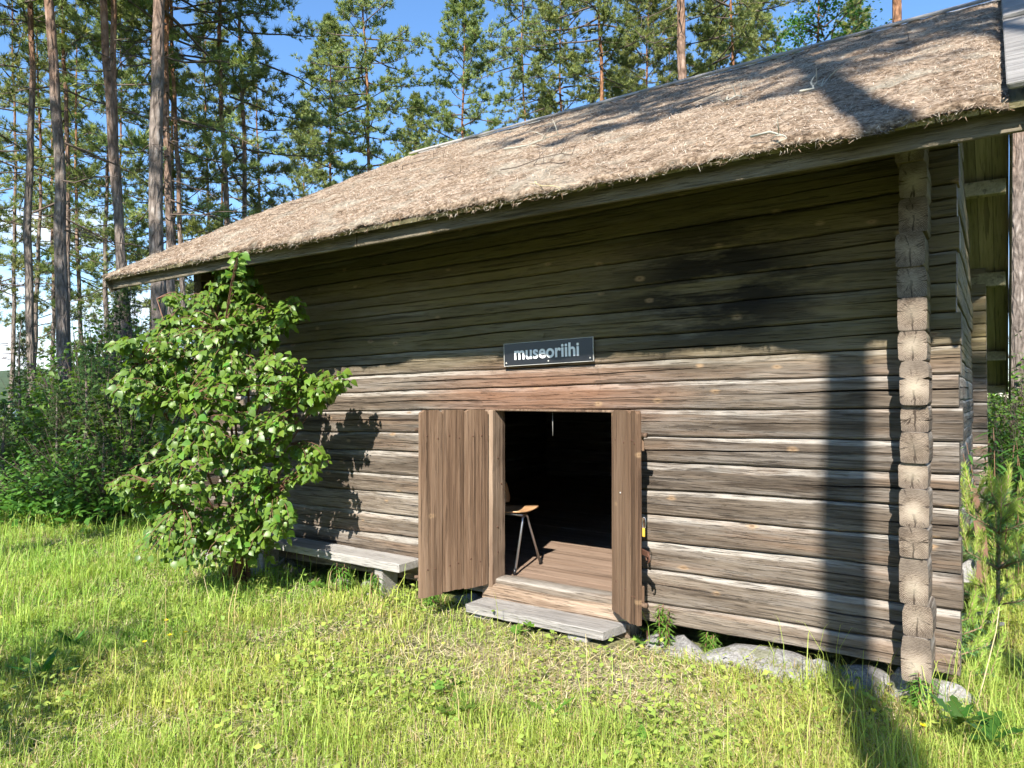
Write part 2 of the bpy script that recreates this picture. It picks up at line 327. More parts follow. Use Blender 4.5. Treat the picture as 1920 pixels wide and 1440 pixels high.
# ------------------------------------------------------------------ the setting: ground, lake, far shore
def gz(x, y):
    x = np.asarray(x, dtype=float); y = np.asarray(y, dtype=float)
    z = -.035*np.clip(-x-3.2, 0, 5.5) + .05*(fbm(x*.7+9, y*.7+4, 3)-.5) - .03*np.clip(x-.3, 0, 3)
    z = z - 2.4*np.clip((-x-27)/14, 0, 1)**1.3
    return z
def gzf(x, y): return float(gz(x, y))
def build_ground():
    ax = np.unique(np.concatenate([np.linspace(-420, -40, 30), np.linspace(-40, -12, 40), np.linspace(-12, 4, 110), np.linspace(4, 40, 30), np.linspace(40, 420, 24)]))
    ay = np.unique(np.concatenate([np.linspace(-420, -30, 24), np.linspace(-30, -5, 30), np.linspace(-5, 4, 70), np.linspace(4, 40, 40), np.linspace(40, 420, 26)]))
    X, Y = np.meshgrid(ax, ay); Z = gz(X, Y); V = np.stack([X, Y, Z], -1).reshape(-1, 3)
    nx = len(ax); ny = len(ay); i = np.arange(nx-1)[None, :]+nx*np.arange(ny-1)[:, None]; i = i.ravel()
    o = link('ground', np_mesh('ground', V, np.stack([i, i+1, i+nx+1, i+nx], -1), M['ground'], smooth=True)); o['kind'] = 'structure'
    w = MB(); w.add([(-400, -250, -1.5), (-29, -250, -1.5), (-29, 300, -1.5), (-400, 300, -1.5)], [(0, 1, 2, 3)])
    o = w.build('lake', M['water']); o['kind'] = 'structure'
    h = MB(); rng = random.Random(3)                                   # low wooded rise on the far side of the lake
    ys = [-250+i*14 for i in range(40)]; prof = [(-215, -1.6), (-222, 1.0), (-240, 6), (-270, 10), (-330, 8)]
    vs = [(px+rng.uniform(-3, 3), y, pz*(.7+.5*rng.random()) if pz > 0 else pz) for y in ys for px, pz in prof]
    h.add(vs, [(a*5+b, a*5+b+1, a*5+b+6, a*5+b+5) for a in range(39) for b in range(4)], smooth=True)
    o = h.build('far_shore', plain('far_shore_green', (.05, .075, .03), .9, var=.5, scale=.4)); o['kind'] = 'structure'
build_ground()

# ------------------------------------------------------------------ the log barn
TILT = lambda x: .018*(x+1.5)
barn = thing('log_barn', 'old grey-brown log barn with open double door and needle-covered gable roof', 'barn')
SEAMS = [.13, .26, .47, .656, .833, .989, 1.176, 1.339, 1.518, 1.690, 1.834, 2.007, 2.174, 2.343, 2.513, 2.683, 2.88, 3.06, 3.24]
XL, XR = -6.95, -.176
def seam_fn(i, z):
    w = Noise1(100+i, [(.005, .9), (.0025, 2.9), (.0015, 7.0), (.0010, 23)]); return lambda x: z + TILT(x) + w(x)
def log_mesh(name, x0, x1, lo, hi, th=.13, seed=0, sym=False, step=.09, mats=None, crack=True):
    """hewn log along x; lo/hi give the seam heights; the outer face is at y = 0"""
    rng = random.Random(seed); n = max(2, int((x1-x0)/step)); b = MB()
    cz = Noise1(seed+5, [(.05, .9), (.03, 2.3), (.012, 9)]); cw = Noise1(seed+6, [(.5, 1.6), (.4, 4.1)]); cf = rng.uniform(.44, .58)
    fy = Noise1(seed+7, [(.003, 1.3), (.0015, 4.0), (.0008, 15)]); sc = [rng.uniform(-.001, .001) for _ in range(24)]
    bv = rng.uniform(.7, 1.25); top = rng.uniform(.76, .88)
    rows = []; att = []; tv = Noise1(seed+11, [(.035, 1.1), (.03, 3.3), (.015, 9)]); top0 = top
    z0 = lo((x0+x1)/2)
    for i in range(n+1):
        x = x0+(x1-x0)*i/n; a = lo(x); h = hi(x)-a; top = min(.93, max(.70, top0+tv(x)))
        c = min(.60, max(.44, cf+cz(x))); w = max(0.0, .026*(cw(x)+.50)) if crack else 0; d = min(.04, w*3.0)
        pr = [(.050, 0, 0), (.012*bv, .018, 0), (.002, .075, .10), (0, .34, .0), (-.001, c-w-.004, 0), (d, c, 0), (-.001, c+w+.004, 0), (.0, top-.02, .05), (.003*bv, top+.02, .85), (.014*bv, .968, 1), (.050, 1, .8)]
        if sym: pr = [(y*.6 if y > .0005 and q_ not in (5,) else y, f, q) for q_, (y, f, q) in enumerate(pr)]; pr = pr + [(th-y, f, q) for y, f, q in reversed(pr)]
        else: pr = pr + [(th, 1, 0), (th, 0, 0)]
        rows.append([(x-x0, y+(fy(x) if y < th*.6 else 0)+sc[k % 24], a+f*h-z0) for k, (y, f, q) in enumerate(pr)]); att += [q for _, _, q in pr]
    k = len(rows[0]); vs = [p for r_ in rows for p in r_]
    fs = [(i*k+j, i*k+(j+1) % k, (i+1)*k+(j+1) % k, (i+1)*k+j) for i in range(n) for j in range(k)]
    b.add(vs, fs, 0, True, att)
    # slightly domed ends
    for s_, i in ((-1, 0), (1, n)):
        ring = [i*k+j for j in range(k)]; cx = sum(vs[q][0] for q in ring)/k+s_*.004; cy = th/2; c_z = sum(vs[q][2] for q in ring)/k
        b.add([vs[q] for q in ring]+[(cx, cy, c_z)], [((j, (j+1) % k, k) if s_ < 0 else ((j+1) % k, j, k)) for j in range(k)][::1], 1)
    me = b.mesh(name, mats or [M['log'], M['end']])
    bm_flip(me); me.set_sharp_from_angle(angle=R(24)); return me, z0
def bm_flip(me):
    import bmesh
    bm = bmesh.new(); bm.from_mesh(me); bmesh.ops.remove_doubles(bm, verts=bm.verts, dist=1e-5); bmesh.ops.recalc_face_normals(bm, faces=bm.faces); bm.to_mesh(me); bm.free()
def put_log(x0, x1, lo, hi, seed, y=0.0, name='wall_log', **kw):
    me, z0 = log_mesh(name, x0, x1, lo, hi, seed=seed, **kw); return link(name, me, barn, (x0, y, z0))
DL, DR = -3.20, -2.03        # door opening cut (outside of the jambs)
seams = [seam_fn(i, z) for i, z in enumerate(SEAMS)]
rngL = random.Random(8)
for i in range(len(SEAMS)-1):
    yy = rngL.uniform(-.008, .008)
    e0, e1 = XL+rngL.uniform(-.02, .02), XR+rngL.uniform(-.015, .012)
    if 1 <= i <= 7:
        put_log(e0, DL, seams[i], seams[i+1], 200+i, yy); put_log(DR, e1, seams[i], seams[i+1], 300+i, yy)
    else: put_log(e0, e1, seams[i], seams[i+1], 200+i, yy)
# cross walls: their ends make the column of log ends at the corners
GS = [.12, .18+.16, .39+.15, .70, .775+.12, 1.06, 1.20, 1.36, 1.50, 1.70, 1.87, 2.03, 2.20, 2.37, 2.54, 2.72, 2.90, 3.06]
GS = [.16, .39, .556, .775, .93, 1.127, 1.267, 1.424, 1.56, 1.768, 1.93, 2.09, 2.25, 2.42, 2.60, 2.78, 2.95, 3.12]
def gable(xo, rot, side):
    zs = list(GS); z = zs[-1]
    while z < 4.9: z += .19; zs.append(z)
    for i in range(len(zs)-1):
        y0, y1 = -.222+rngL.uniform(-.022, .022), 6.74+rngL.uniform(-.02, .02)
        zt = zs[i+1]
        if zt > 3.13:                                                 # gable triangle under the rafters
            y0 = max(.1, (zt-2.70)/.553-.98+.12); y1 = 3.28+(5.05-zt)/.577-.15
            if y1-y0 < .4: break
        L = y1-y0; lo = lambda x, q=i: zs[q]+wv[q](x); hi = lambda x, q=i: zs[q+1]+wv[q+1](x)
        me, z0 = log_mesh('gable_log', 0, L, lo, hi, seed=500+i+40*side, sym=True, step=.16)
        o = link('gable_log', me, barn, (xo+rngL.uniform(-.010, .010), y0 if side else y1, z0), (0, 0, rot))
wv = [Noise1(700+i, [(.006, 1.4), (.004, 3.7)]) for i in range(40)]
gable(-.300, math.pi/2, 1); gable(-6.85, -math.pi/2, 0)
for i in range(len(SEAMS)-1):                                          # back wall
    me, z0 = log_mesh('back_log', 0, 6.80, (lambda x, q=i: SEAMS[q]+wv[q+5](x)), (lambda x, q=i: SEAMS[q+1]+wv[q+6](x)), seed=900+i, step=.4, crack=False)
    link('back_log', me, barn, (XL, 6.45, z0))

# doorway: jambs, header, threshold
def jamb(x0, x1, y0, y1, z0, z1, sd):
    b = MB(); rr = random.Random(sd); n = 14; vs = []
    for i in range(n+1):
        z = z0+(z1-z0)*i/n; j = lambda: rr.uniform(-.0025, .0025)
        vs += [(x0+j(), y0+j(), z), (x1+j(), y0+j(), z), (x1+j(), y1, z), (x0+j(), y1, z)]
    fs = [(i*4+k, i*4+(k+1) % 4, (i+1)*4+(k+1) % 4, (i+1)*4+k) for i in range(n) for k in range(4)]+[(3, 2, 1, 0), (n*4, n*4+1, n*4+2, n*4+3)]
    o = b.add(vs, fs).build('door_jamb', M['frame'], barn); bevel(o, .006, 2); return o
jl = jamb(-3.225, -3.135, -.045, .12, .17, 1.492, 1); jr = jamb(-2.125, -2.012, -.06, .12, .17, 1.492, 2)
for zz in (.42, .61, .93, 1.13):
    MB().tube([(-3.138, .04+.03*math.sin(zz*9), zz), (-3.131, .04+.03*math.sin(zz*9), zz)], .006, 8).build('nail', M['iron'], jl)
hd = MB(); hd.box(-3.23, -2.0, -.012, .11, 1.486, 1.502, j=.002, rng=random.Random(4)); bevel(hd.build('door_header', M['frame'], barn), .005)
tw = Noise1(55, [(.006, 2.5), (.004, 8)])
me, z0 = log_mesh('threshold', 0, 1.21, lambda x: -.005+tw(x), lambda x: .192-.012*math.sin(x/1.21*math.pi)+tw(x+3), th=.19, seed=77, mats=[M['sill'], M['end']], step=.06)
link('threshold', me, barn, (-3.225, -.05, z0))

# the two door leaves, each of upright planks
def leaf(px, py, qx, qy, widths, z0, z1, seed, ragged, back):
    L = math.hypot(qx-px, qy-py); an = math.atan2(qy-py, qx-px); rr = random.Random(seed)
    sd_ = back; bt = lambda zb: MB().box(.03, L-.03, *sorted((sd_*.020, sd_*.048)), zb-.05, zb+.05, j=.003, rng=rr)
    lf = bt(z0+.62).build('door_leaf', M['door'], barn, (px, py, 0), (0, 0, an)); bevel(lf, .004)
    for zb in (z0+.2, z1-.2): bevel(bt(zb).build('batten', M['door'], lf), .004)
    tot = sum(widths); x = 0
    for w in widths:
        w = w/tot*L; n = 5; m = 10; p = MB(); vs = []
        r0 = ragged*rr.random(); rag = [r0+.25*ragged*rr.random() for _ in range(n+1)]
        for s_, y in ((0, -.018), (1, .018)):
            for j in range(m+1):
                for i in range(n+1):
                    zb = z0+rag[i]; zt = z1-.004*rr.random()-(.02 if (i in (0, n) and (x < .01 or x+w > L-.01)) else 0)
                    f = j/m; e = .0035 if (i in (0, n)) else 0
                    vs.append((x+.004+(w-.008)*i/n, y+(e if s_ == 0 else -e)+rr.uniform(-.0008, .0008), zb+(zt-zb)*f))
        K = (n+1)*(m+1); g = lambda s_, i, j: s_*K+j*(n+1)+i
        fs = []
        for j in range(m):
            for i in range(n): fs += [(g(0, i, j), g(0, i+1, j), g(0, i+1, j+1), g(0, i, j+1)), (g(1, i+1, j), g(1, i, j), g(1, i, j+1), g(1, i+1, j+1))]
            fs += [(g(1, 0, j), g(0, 0, j), g(0, 0, j+1), g(1, 0, j+1)), (g(0, n, j), g(1, n, j), g(1, n, j+1), g(0, n, j+1))]
        for i in range(n): fs += [(g(1, i, 0), g(1, i+1, 0), g(0, i+1, 0), g(0, i, 0)), (g(0, i, m), g(0, i+1, m), g(1, i+1, m), g(1, i, m))]
        me = p.add(vs, fs).mesh('plank', M['door']); bm_flip(me)
        link('plank', me, lf, (0, 0, 0))
        for zb in (z0+.2, z1-.2):
            for q in (.3, .7): nx_ = x+w*(q+rr.uniform(-.06, .06)); nz_ = zb+rr.uniform(-.02, .02); MB().tube([(nx_, -back*.015, nz_), (nx_, -back*.021, nz_)], .0055, 8).build('nail', M['iron'], lf)
        x += w
    return lf, L
lfL, LL = leaf(-3.175, -.06, -3.345, -.625, [.235, .20, .205], .185, 1.50, 11, .025, -1)
lfR, LR = leaf(-2.112, -.085, -1.805, -.352, [.285, .095], .185, 1.51, 12, .06, 1)
for zz in (1.36, .33):                                                 # hinge knobs and latch on the back of the right leaf
    MB().tube([(LR-.03, .02, zz), (LR+.010, .045, zz)], .016, 10).build('hinge_pin', M['frame'], lfR)
    MB().tube([(LL-.03, -.02, zz), (LL+.008, -.045, zz)], .012, 10).build('hinge_pin', M['frame'], lfL)
hs = MB(); hs.box(LR-.06, LR+.045, .03, .045, .632, .662); hs.tube([(LR+.035+.022*math.sin(a), .038, .625-.028*math.cos(a)) for a in [i*.5 for i in range(12)]], .0055, 6)
hs.build('hasp', M['iron'], lfR)
nb = MB(); nb.tube([(.16, -.018, .98), (.16, -.023, .98)], .006, 8); nb.build('nail', M['rim'], lfR)
kt = thing('key_tag', 'yellow key tag on a wire loop behind the right door leaf', 'key tag', (-1.788, -.335, .80))
k1 = MB(); k1.box(-.008, .010, .0, .005, -.055, 0); bevel(k1.build('tag_plate', M['yellow'], kt), .003)
k2 = MB(); k2.tube([(.004+.012*math.sin(a), .003, .03+.035*math.cos(a)) for a in [i*.48 for i in range(14)]], .0022, 6); k2.build('wire_loop', M['steel'], kt)

# floor
fl = MB(); fl.box(-3.2, 3.2, 0, .136, -.03, 0); fme = fl.mesh('floorboard', M['floor'])
for i in range(46):
    o = link('floorboard', fme, barn, (-3.62+random.Random(i).uniform(-.01, .01), .15+i*.139, .185+random.Random(i).uniform(-.002, .002)))

# roof: boards under both slopes, purlins, fascia, verge boards, ridge boards, needle litter on the front slope
SF, SB = .553, .577
RY = 3.28
def zdeck(y): return 2.735+(y+.98)*SF if y <= RY else 2.735+(RY+.98)*SF-(y-RY)*SB
roof = MB(); roof.box(-7.08, .07, RY-.07, RY+.07, zdeck(RY)-.24, zdeck(RY)-.075, j=.004, rng=random.Random(2)); roof = roof.build('roof', M['roofb'], barn)   # ridge beam
roof['label'] = 'gable roof of grey boards under a thick coat of brown pine needles'
LF = math.hypot(RY+.98, (RY+.98)*SF); LB = math.hypot(5.92, 5.92*SB)
bf = MB(); bf.box(-.0725, .0725, 0, LF, -.025, 0); bfm = bf.mesh('roof_board', M['roofb'])
bb = MB(); bb.box(-.0725, .0725, 0, LB, -.025, 0); bbm = bb.mesh('roof_board', M['roofb'])
for i in range(48):
    x = -7.02+i*.1497
    link('roof_board', bfm, roof, (x, -.98, zdeck(-.98)), (math.atan(SF), 0, 0))
    o = link('roof_board', bbm, roof, (x, RY, zdeck(RY)), (-math.atan(SB), 0, 0))
b = MB(); b.box(-7.09, .09, 0, LB, .004, .016); b.build('roofing_felt', M['dark'], roof, (0, RY, zdeck(RY)), (-math.atan(SB), 0, 0))
for y, h, w in ((-.55, .10, .10), (1.35, .15, .12), (5.1, .16, .13), (6.52, .18, .14), (8.1, .14, .11), (8.95, .12, .11)):
    zt = zdeck(y)-.04; b = MB(); b.box(-7.05, .06, y-w/2, y+w/2, zt-h-.02, zt-.02, j=.006, rng=random.Random(int(y*10)+9)); bevel(b.build('purlin', M['roofb'], roof), .012, 2)
for x0, x1, dy in ((-7.12, -3.682, 0), (-3.678, .22, .004)):
    n = 40; b = MB(); rr = random.Random(int(x0*7)); vs = []
    for i in range(n+1):
        x = x0+(x1-x0)*i/n; w = .003*math.sin(x*2.1)
        vs += [(x, -.905+dy, 2.642+w+rr.uniform(-.0012, .0012)), (x, -.878+dy, 2.642+w), (x, -.878+dy, 2.772+w), (x, -.905+dy, 2.772+w)]
    b.add(vs, [(i*4+k, i*4+(k+1) % 4, (i+1)*4+(k+1) % 4, (i+1)*4+k) for i in range(n) for k in range(4)]+[(3, 2, 1, 0), (n*4, n*4+1, n*4+2, n*4+3)])
    me = b.mesh('fascia_board', M['fascia']); bm_flip(me); bevel(link('fascia_board', me, roof), .005, 2)
for x0, x1 in ((.095, .122), (-7.122, -7.095)):
    for y0, L, sl in ((-.985, LF, math.atan(SF)), (RY, LB, -math.atan(SB))):
        b = MB(); b.box(x0, x1, 0, L, -.15, .03); bevel(b.build('verge_board', M['fascia'], roof, (0, y0, zdeck(y0)), (sl, 0, 0)), .006)
for s0, s1, h in ((-.02, 2.62, .045), (2.45, LF+.02, .078)):            # grey wind boards along the right verge
    b = MB(); b.box(.03, .215, s0, s1, h, h+.03, j=.006, rng=random.Random(int(s1*9))); bevel(b.build('wind_board', M['wind'], roof, (0, -.985, zdeck(-.985)), (math.atan(SF), 0, 0)), .008, 2)
for x0, x1 in ((-6.98, -3.4), (-3.395, .12)):
    b = MB(); b.box(x0, x1, -.15, 0, .05, .075); bevel(b.build('ridge_board', M['plank'], roof, (0, RY+.015, zdeck(RY)+.012), (math.atan(SF), 0, 0)), .006)
    b = MB(); b.box(x0, x1, 0, .15, .05, .075); bevel(b.build('ridge_board', M['plank'], roof, (0, RY+.02, zdeck(RY)+.012), (-math.atan(SB), 0, 0)), .006)
def build_litter():
    nx, ny = 300, 150; X0, X1 = -7.1, .035
    xs = np.linspace(X0, X1, nx); f = np.linspace(0, 1, ny)
    edge = -1.005+.075*(fbm(xs*.9+2, xs*0+3, 21)-.5)*2+.02*(vnoise(xs*14, xs*0, 5)-.5)
    X = np.repeat(xs[None, :], ny, 0); Y = edge[None, :]+(3.20-edge[None, :])*f[:, None]
    th = .035+.060*(fbm(X*2.2, Y*2.2, 11)-.35)+.045*(fbm(X*11, Y*11, 12, 3)-.5)
    th = th*np.clip((X1-X)/.06, .25, 1)*np.clip((X-X0)/.05, .3, 1)
    def surf(x, y): return 2.735+(y+.98)*SF
    Z = surf(X, Y)+np.maximum(th, .012); Z[0] -= .035
    V = np.stack([X, Y, Z], -1).reshape(-1, 3)
    i = (np.arange(nx-1)[None, :]+nx*np.arange(ny-1)[:, None]).ravel(); F = np.stack([i, i+1, i+nx+1, i+nx], -1)
    # underside of the overhanging fringe
    U = np.stack([xs, edge+.07, surf(xs, edge+.07)+.004], -1); off = len(V); V = np.concatenate([V, U])
    j = np.arange(nx-1); F = np.concatenate([F, np.stack([j+off, j+off+1, j+1, j], -1)])
    lit = link('needle_litter', np_mesh('needle_litter', V, F, M['litter'], smooth=True), roof)
    lit['label'] = 'thick brown mat of fallen pine needles'
    rs = np.random.RandomState(4); N = 230000
    px = rs.uniform(X0, X1, N); py = -1.06+4.26*rs.rand(N)**1.0
    ix = np.clip(((px-X0)/(X1-X0)*(nx-1)).astype(int), 0, nx-1); fy = np.clip((py-edge[ix])/(3.2-edge[ix]), 0, 1); iy = np.clip((fy*(ny-1)).astype(int), 0, ny-1)
    py = np.maximum(py, edge[ix]); pz = Z[iy, ix]+rs.uniform(0, .012, N)
    an = rs.uniform(0, 6.283, N); ln = rs.uniform(.022, .055, N); wd = rs.uniform(.0008, .0017, N); lift = rs.normal(0, .28, N)
    ex = np.array([1, 0, 0]); ey = np.array([0, 1, SF])/math.hypot(1, SF); en = np.array([0, -SF, 1])/math.hypot(1, SF)
    d = np.cos(an)[:, None]*ex+np.sin(an)[:, None]*ey+lift[:, None]*en; s_ = -np.sin(an)[:, None]*ex+np.cos(an)[:, None]*ey
    # fringe needles hanging over the edge
    H = 2200; hx = rs.uniform(X0, X1, H); he = np.interp(hx, xs, edge); hy = he+rs.uniform(-.015, .03, H); hz = surf(hx, hy)+rs.uniform(-.02, .03, H)
    hd_ = np.stack([rs.normal(0, .5, H), rs.uniform(-1.0, .0, H), rs.uniform(-1.0, .15, H)], -1); hd_ /= np.linalg.norm(hd_, axis=1)[:, None]
    hs_ = np.cross(hd_, rs.normal(0, 1, (H, 3))); hs_ /= np.linalg.norm(hs_, axis=1)[:, None]
    P = np.concatenate([np.stack([px, py, pz], -1), np.stack([hx, hy, hz], -1)]); D = np.concatenate([d, hd_]); S = np.concatenate([s_, hs_])
    Ln = np.concatenate([ln, rs.uniform(.015, .045, H)]); W = np.concatenate([wd, rs.uniform(.0009, .0018, H)])
    A = P-D*Ln[:, None]*.5; A[N:] = P[N:]; T = A+D*Ln[:, None]
    V = np.stack([A-S*W[:, None], A+S*W[:, None], T], 1).reshape(-1, 3)
    pal = np.array([(.13, .088, .058), (.29, .205, .138), (.44, .335, .24), (.55, .46, .35), (.62, .56, .47), (.39, .25, .155), (.30, .28, .225)])
    tint = np.repeat(pal[rs.choice(7, N+H, p=[.12, .18, .22, .2, .14, .08, .06])]*rs.uniform(.8, 1.15, (N+H, 1))*(.55+.62*fbm(P[:, 0]*1.6, P[:, 1]*1.6, 33, 4))[:, None], 3, 0)
    o = link('loose_needles', np_mesh('loose_needles', V, np.arange(len(V)).reshape(-1, 3), M['lneedle'], tint), roof); o['kind'] = 'stuff'
build_litter()
# foundation stones under the bottom logs
def stone_mesh(seed, a, b, c):
    import bmesh
    rr = random.Random(seed); bm = bmesh.new(); bmesh.ops.create_icosphere(bm, subdivisions=3, radius=1)
    cut = [(Vector((rr.uniform(-1, 1), rr.uniform(-1, 1), rr.uniform(-1, 1))).normalized(), rr.uniform(.5, .78)) for _ in range(12)]
    for v in bm.verts:
        for d, l in cut:
            q = v.co.dot(d)
            if q > l: v.co -= d*(q-l)*.9
        n_ = .03*math.sin(v.co.x*9+seed)+.03*math.sin(v.co.y*11+v.co.z*7); v.co *= 1+n_
        v.co += Vector((rr.gauss(0, .012), rr.gauss(0, .012), rr.gauss(0, .012)))
        v.co = Vector((v.co.x*a, v.co.y*b, v.co.z*c))
    me = bpy.data.meshes.new('foundation_stone'); bm.to_mesh(me); bm.free(); me.materials.append(M['stone'])
    for p in me.polygons: p.use_smooth = True
    return me
for i, (x, y, z, a, b, c) in enumerate(((-1.20, .0, -.02, .50, .22, .18), (-.68, .0, -.03, .30, .22, .19), (-.44, -.02, -.08, .2, .22, .24), (-.27, -.03, -.09, .18, .26, .26), (-1.85, .0, -.04, .24, .17, .14), (-1.62, -.02, -.06, .2, .2, .15), (-.92, -.03, -.05, .24, .22, .17), (-.58, -.02, -.10, .2, .22, .2),
        (-2.3, .05, -.06, .18, .15, .14), (-3.45, .06, -.05, .22, .16, .12), (-4.35, .03, -.06, .25, .14, .12), (-4.75, -.08, -.06, .13, .1, .1), (-5.6, .05, -.12, .25, .2, .2), (-6.7, .05, -.14, .25, .22, .22), (-.25, 3.2, -.05, .25, .3, .2), (-.28, 6.5, -.05, .25, .3, .22))):
    link('foundation_stone', stone_mesh(i, a, b, c), barn, (x, y, z), (0, 0, i*1.3))

# ------------------------------------------------------------------ sign, bench, doorstep, chair
sg = thing('museum_sign', 'black sign lettered museoriihi in white over the doorway', 'sign', (-3.035, -.022, 1.820), (0, -R(1.5), 0))
b = MB(); b.box(0, .745, -.008, 0, 0, .162); bevel(b.build('plate', M['black'], sg), .002)
b = MB()
for x0, x1, z0, z1 in ((-.003, .748, -.003, .0), (-.003, .748, .162, .165), (-.003, 0, 0, .162), (.745, .748, 0, .162)): b.box(x0, x1, -.010, .001, z0, z1)
b.build('rim', M['rim'], sg)
tcv = bpy.data.curves.new('lettering', 'FONT'); tcv.body = 'museoriihi'; tcv.size = .105; tcv.offset = .0026; tcv.extrude = .0008; tcv.space_character = 1.02
tob = bpy.data.objects.new('lettering_curve', tcv); COL.objects.link(tob); bpy.context.view_layer.update()
tme = bpy.data.meshes.new_from_object(tob.evaluated_get(bpy.context.evaluated_depsgraph_get())); bpy.data.objects.remove(tob); tme.materials.clear(); tme.materials.append(M['white'])
co = np.empty(len(tme.vertices)*3, dtype=np.float32); tme.vertices.foreach_get('co', co); co = co.reshape(-1, 3)
wx = co[:, 0].max()-co[:, 0].min(); hz = co[:, 1].max()-co[:, 1].min(); co[:, 0] = (co[:, 0]-co[:, 0].min())*(.545/wx); co[:, 1] = (co[:, 1]-co[:, 1].min())*(.098/hz); tme.vertices.foreach_set('co', co.ravel()); tme.update()
tl = link('lettering', tme, sg, (.092, -.0100, .040), (math.pi/2, 0, 0)); tl['label'] = 'white word museoriihi'
for x, z in ((.018, .02), (.385, .018), (.722, .02)):
    MB().tube([(x, -.008, z), (x, -.0125, z)], .0065, 10).build('screw', M['rim'], sg)

def plank_mesh(name, L, W, T, seed, mat, chamf=0.0):
    b = MB(); rr = random.Random(seed); n = int(L/.1)+2; vs = []
    for i in range(n+1):
        x = L*i/n; j = lambda: rr.uniform(-.002, .002); c = chamf if i == n else 0
        vs += [(x-c, -W+j(), -T+j()), (x, 0, -T), (x, 0, j()), (x-c, -W+j(), j())]
    b.add(vs, [(i*4+k, i*4+(k+1) % 4, (i+1)*4+(k+1) % 4, (i+1)*4+k) for i in range(n) for k in range(4)]+[(3, 2, 1, 0), (n*4, n*4+1, n*4+2, n*4+3)])
    me = b.mesh(name, mat); bm_flip(me); return me
bn = thing('wall_bench', 'low grey plank bench along the barn wall beside the birch', 'bench', (-5.95, -.01, -.08))
bevel(link('seat', plank_mesh('seat', 2.07, .255, .068, 1, M['plank']), bn, (0, 0, .352), (0, -R(.25), 0)), .006, 2)
for x in (1.80, .25):
    b = MB(); b.box(x-.045, x+.045, -.215, -.03, .02, .283, j=.004, rng=random.Random(int(x*9))); bevel(b.build('support', M['plank'], bn), .006)
    b = MB(); b.box(x-.16, x+.20, -.20, -.02, -.09, .05, j=.02, rng=random.Random(int(x*5))); bevel(b.build('footing_block', M['plank'], bn), .012, 2)
ds = thing('doorstep', 'pale grey plank step on two blocks below the open doorway', 'step', (-3.19, -.065, 0))
bevel(link('tread', plank_mesh('tread', 1.16, .235, .06, 2, M['plank'], .05), ds, (0, 0, .098), (0, -R(.6), 0)), .005, 2)
for x, w in ((.12, .075), (.90, .075)):
    b = MB(); b.box(x-w, x+w, -.20, -.02, -.08, .036, j=.006, rng=random.Random(int(x*7))); bevel(b.build('block', M['plank'], ds), .008, 2)

ch = thing('school_chair', 'school chair with plywood seat and steel tube legs inside the doorway', 'chair', (-3.367, .485, .187), (0, 0, R(4.4)))
def shell(name, fn, nu, nv, th, mat, par):
    vs = []; 
    for s_ in (0, 1):
        for j in range(nv+1):
            for i in range(nu+1):
                p = Vector(fn(i/nu, j/nv)); e = .01
                du = Vector(fn(min(1, i/nu+e), j/nv))-Vector(fn(max(0, i/nu-e), j/nv)); dv = Vector(fn(i/nu, min(1, j/nv+e)))-Vector(fn(i/nu, max(0, j/nv-e)))
                vs.append(p+du.cross(dv).normalized()*th*s_)
    K = (nu+1)*(nv+1); g = lambda s_, i, j: s_*K+j*(nu+1)+i; fs = []
    for j in range(nv):
        for i in range(nu): fs += [(g(0, i, j), g(0, i+1, j), g(0, i+1, j+1), g(0, i, j+1)), (g(1, i, j), g(1, i, j+1), g(1, i+1, j+1), g(1, i+1, j))]
        fs += [(g(0, 0, j), g(0, 0, j+1), g(1, 0, j+1), g(1, 0, j)), (g(0, nu, j), g(1, nu, j), g(1, nu, j+1), g(0, nu, j+1))]
    for i in range(nu): fs += [(g(0, i, 0), g(1, i, 0), g(1, i+1, 0), g(0, i+1, 0)), (g(0, i, nv), g(0, i+1, nv), g(1, i+1, nv), g(1, i, nv))]
    b = MB(); b.add(vs, fs, 0, True); me = b.mesh(name, mat); bm_flip(me); return link(name, me, par)
shell('seat', lambda u, v: (-.14+.34*u, (-.19+.38*v)*(1-.12*(2*u-1)**4), .452+.03*(u-.15)**2+.016*(2*v-1)**2-.055*max(0, u-.85)*4*(u-.85)), 12, 8, .011, M['ply'], ch)
shell('backrest', lambda u, v: (-.145-.05*v+.045*(2*u-1)**2, (-.215+.43*u)*(1-.14*(2*v-1)**4), .50+.19*v), 10, 6, .010, M['ply'], ch)
for xf, xs_ in ((.165, .19), (-.15, -.22)):                             # hairpin legs, front and back
    pts = []
    for k in range(15):
        a = k/14*math.pi; pts.append((xf, -.045*math.cos(a), .395+.045*math.sin(a)))
    MB().tube([(xs_, -.215, .004)]+pts+[(xs_, .215, .004)], .0105, 10).build('leg_frame', M['dark'] if xf < 0 else M['steel'], ch)
    for y in (-.215, .215): MB().tube([(xs_, y, 0), (xs_-.002, y*.975, .05)], .0135, 10).build('foot_cap', M['dark'], ch)
b = MB(); b.tube([(.165, 0, .436), (-.11, 0, .436), (-.155, 0, .52), (-.19, 0, .64)], .011, 8); b.build('spine_tube', M['steel'], ch)
b = MB(); b.tube([(0, 0, 0), (.002, .001, -.18)], .0016, 5)
tag(b.build('hanging_cord', M['rim'], None, (-2.685, .08, 1.488)), 'thin pale cord hanging inside the top of the dark doorway', 'cord')

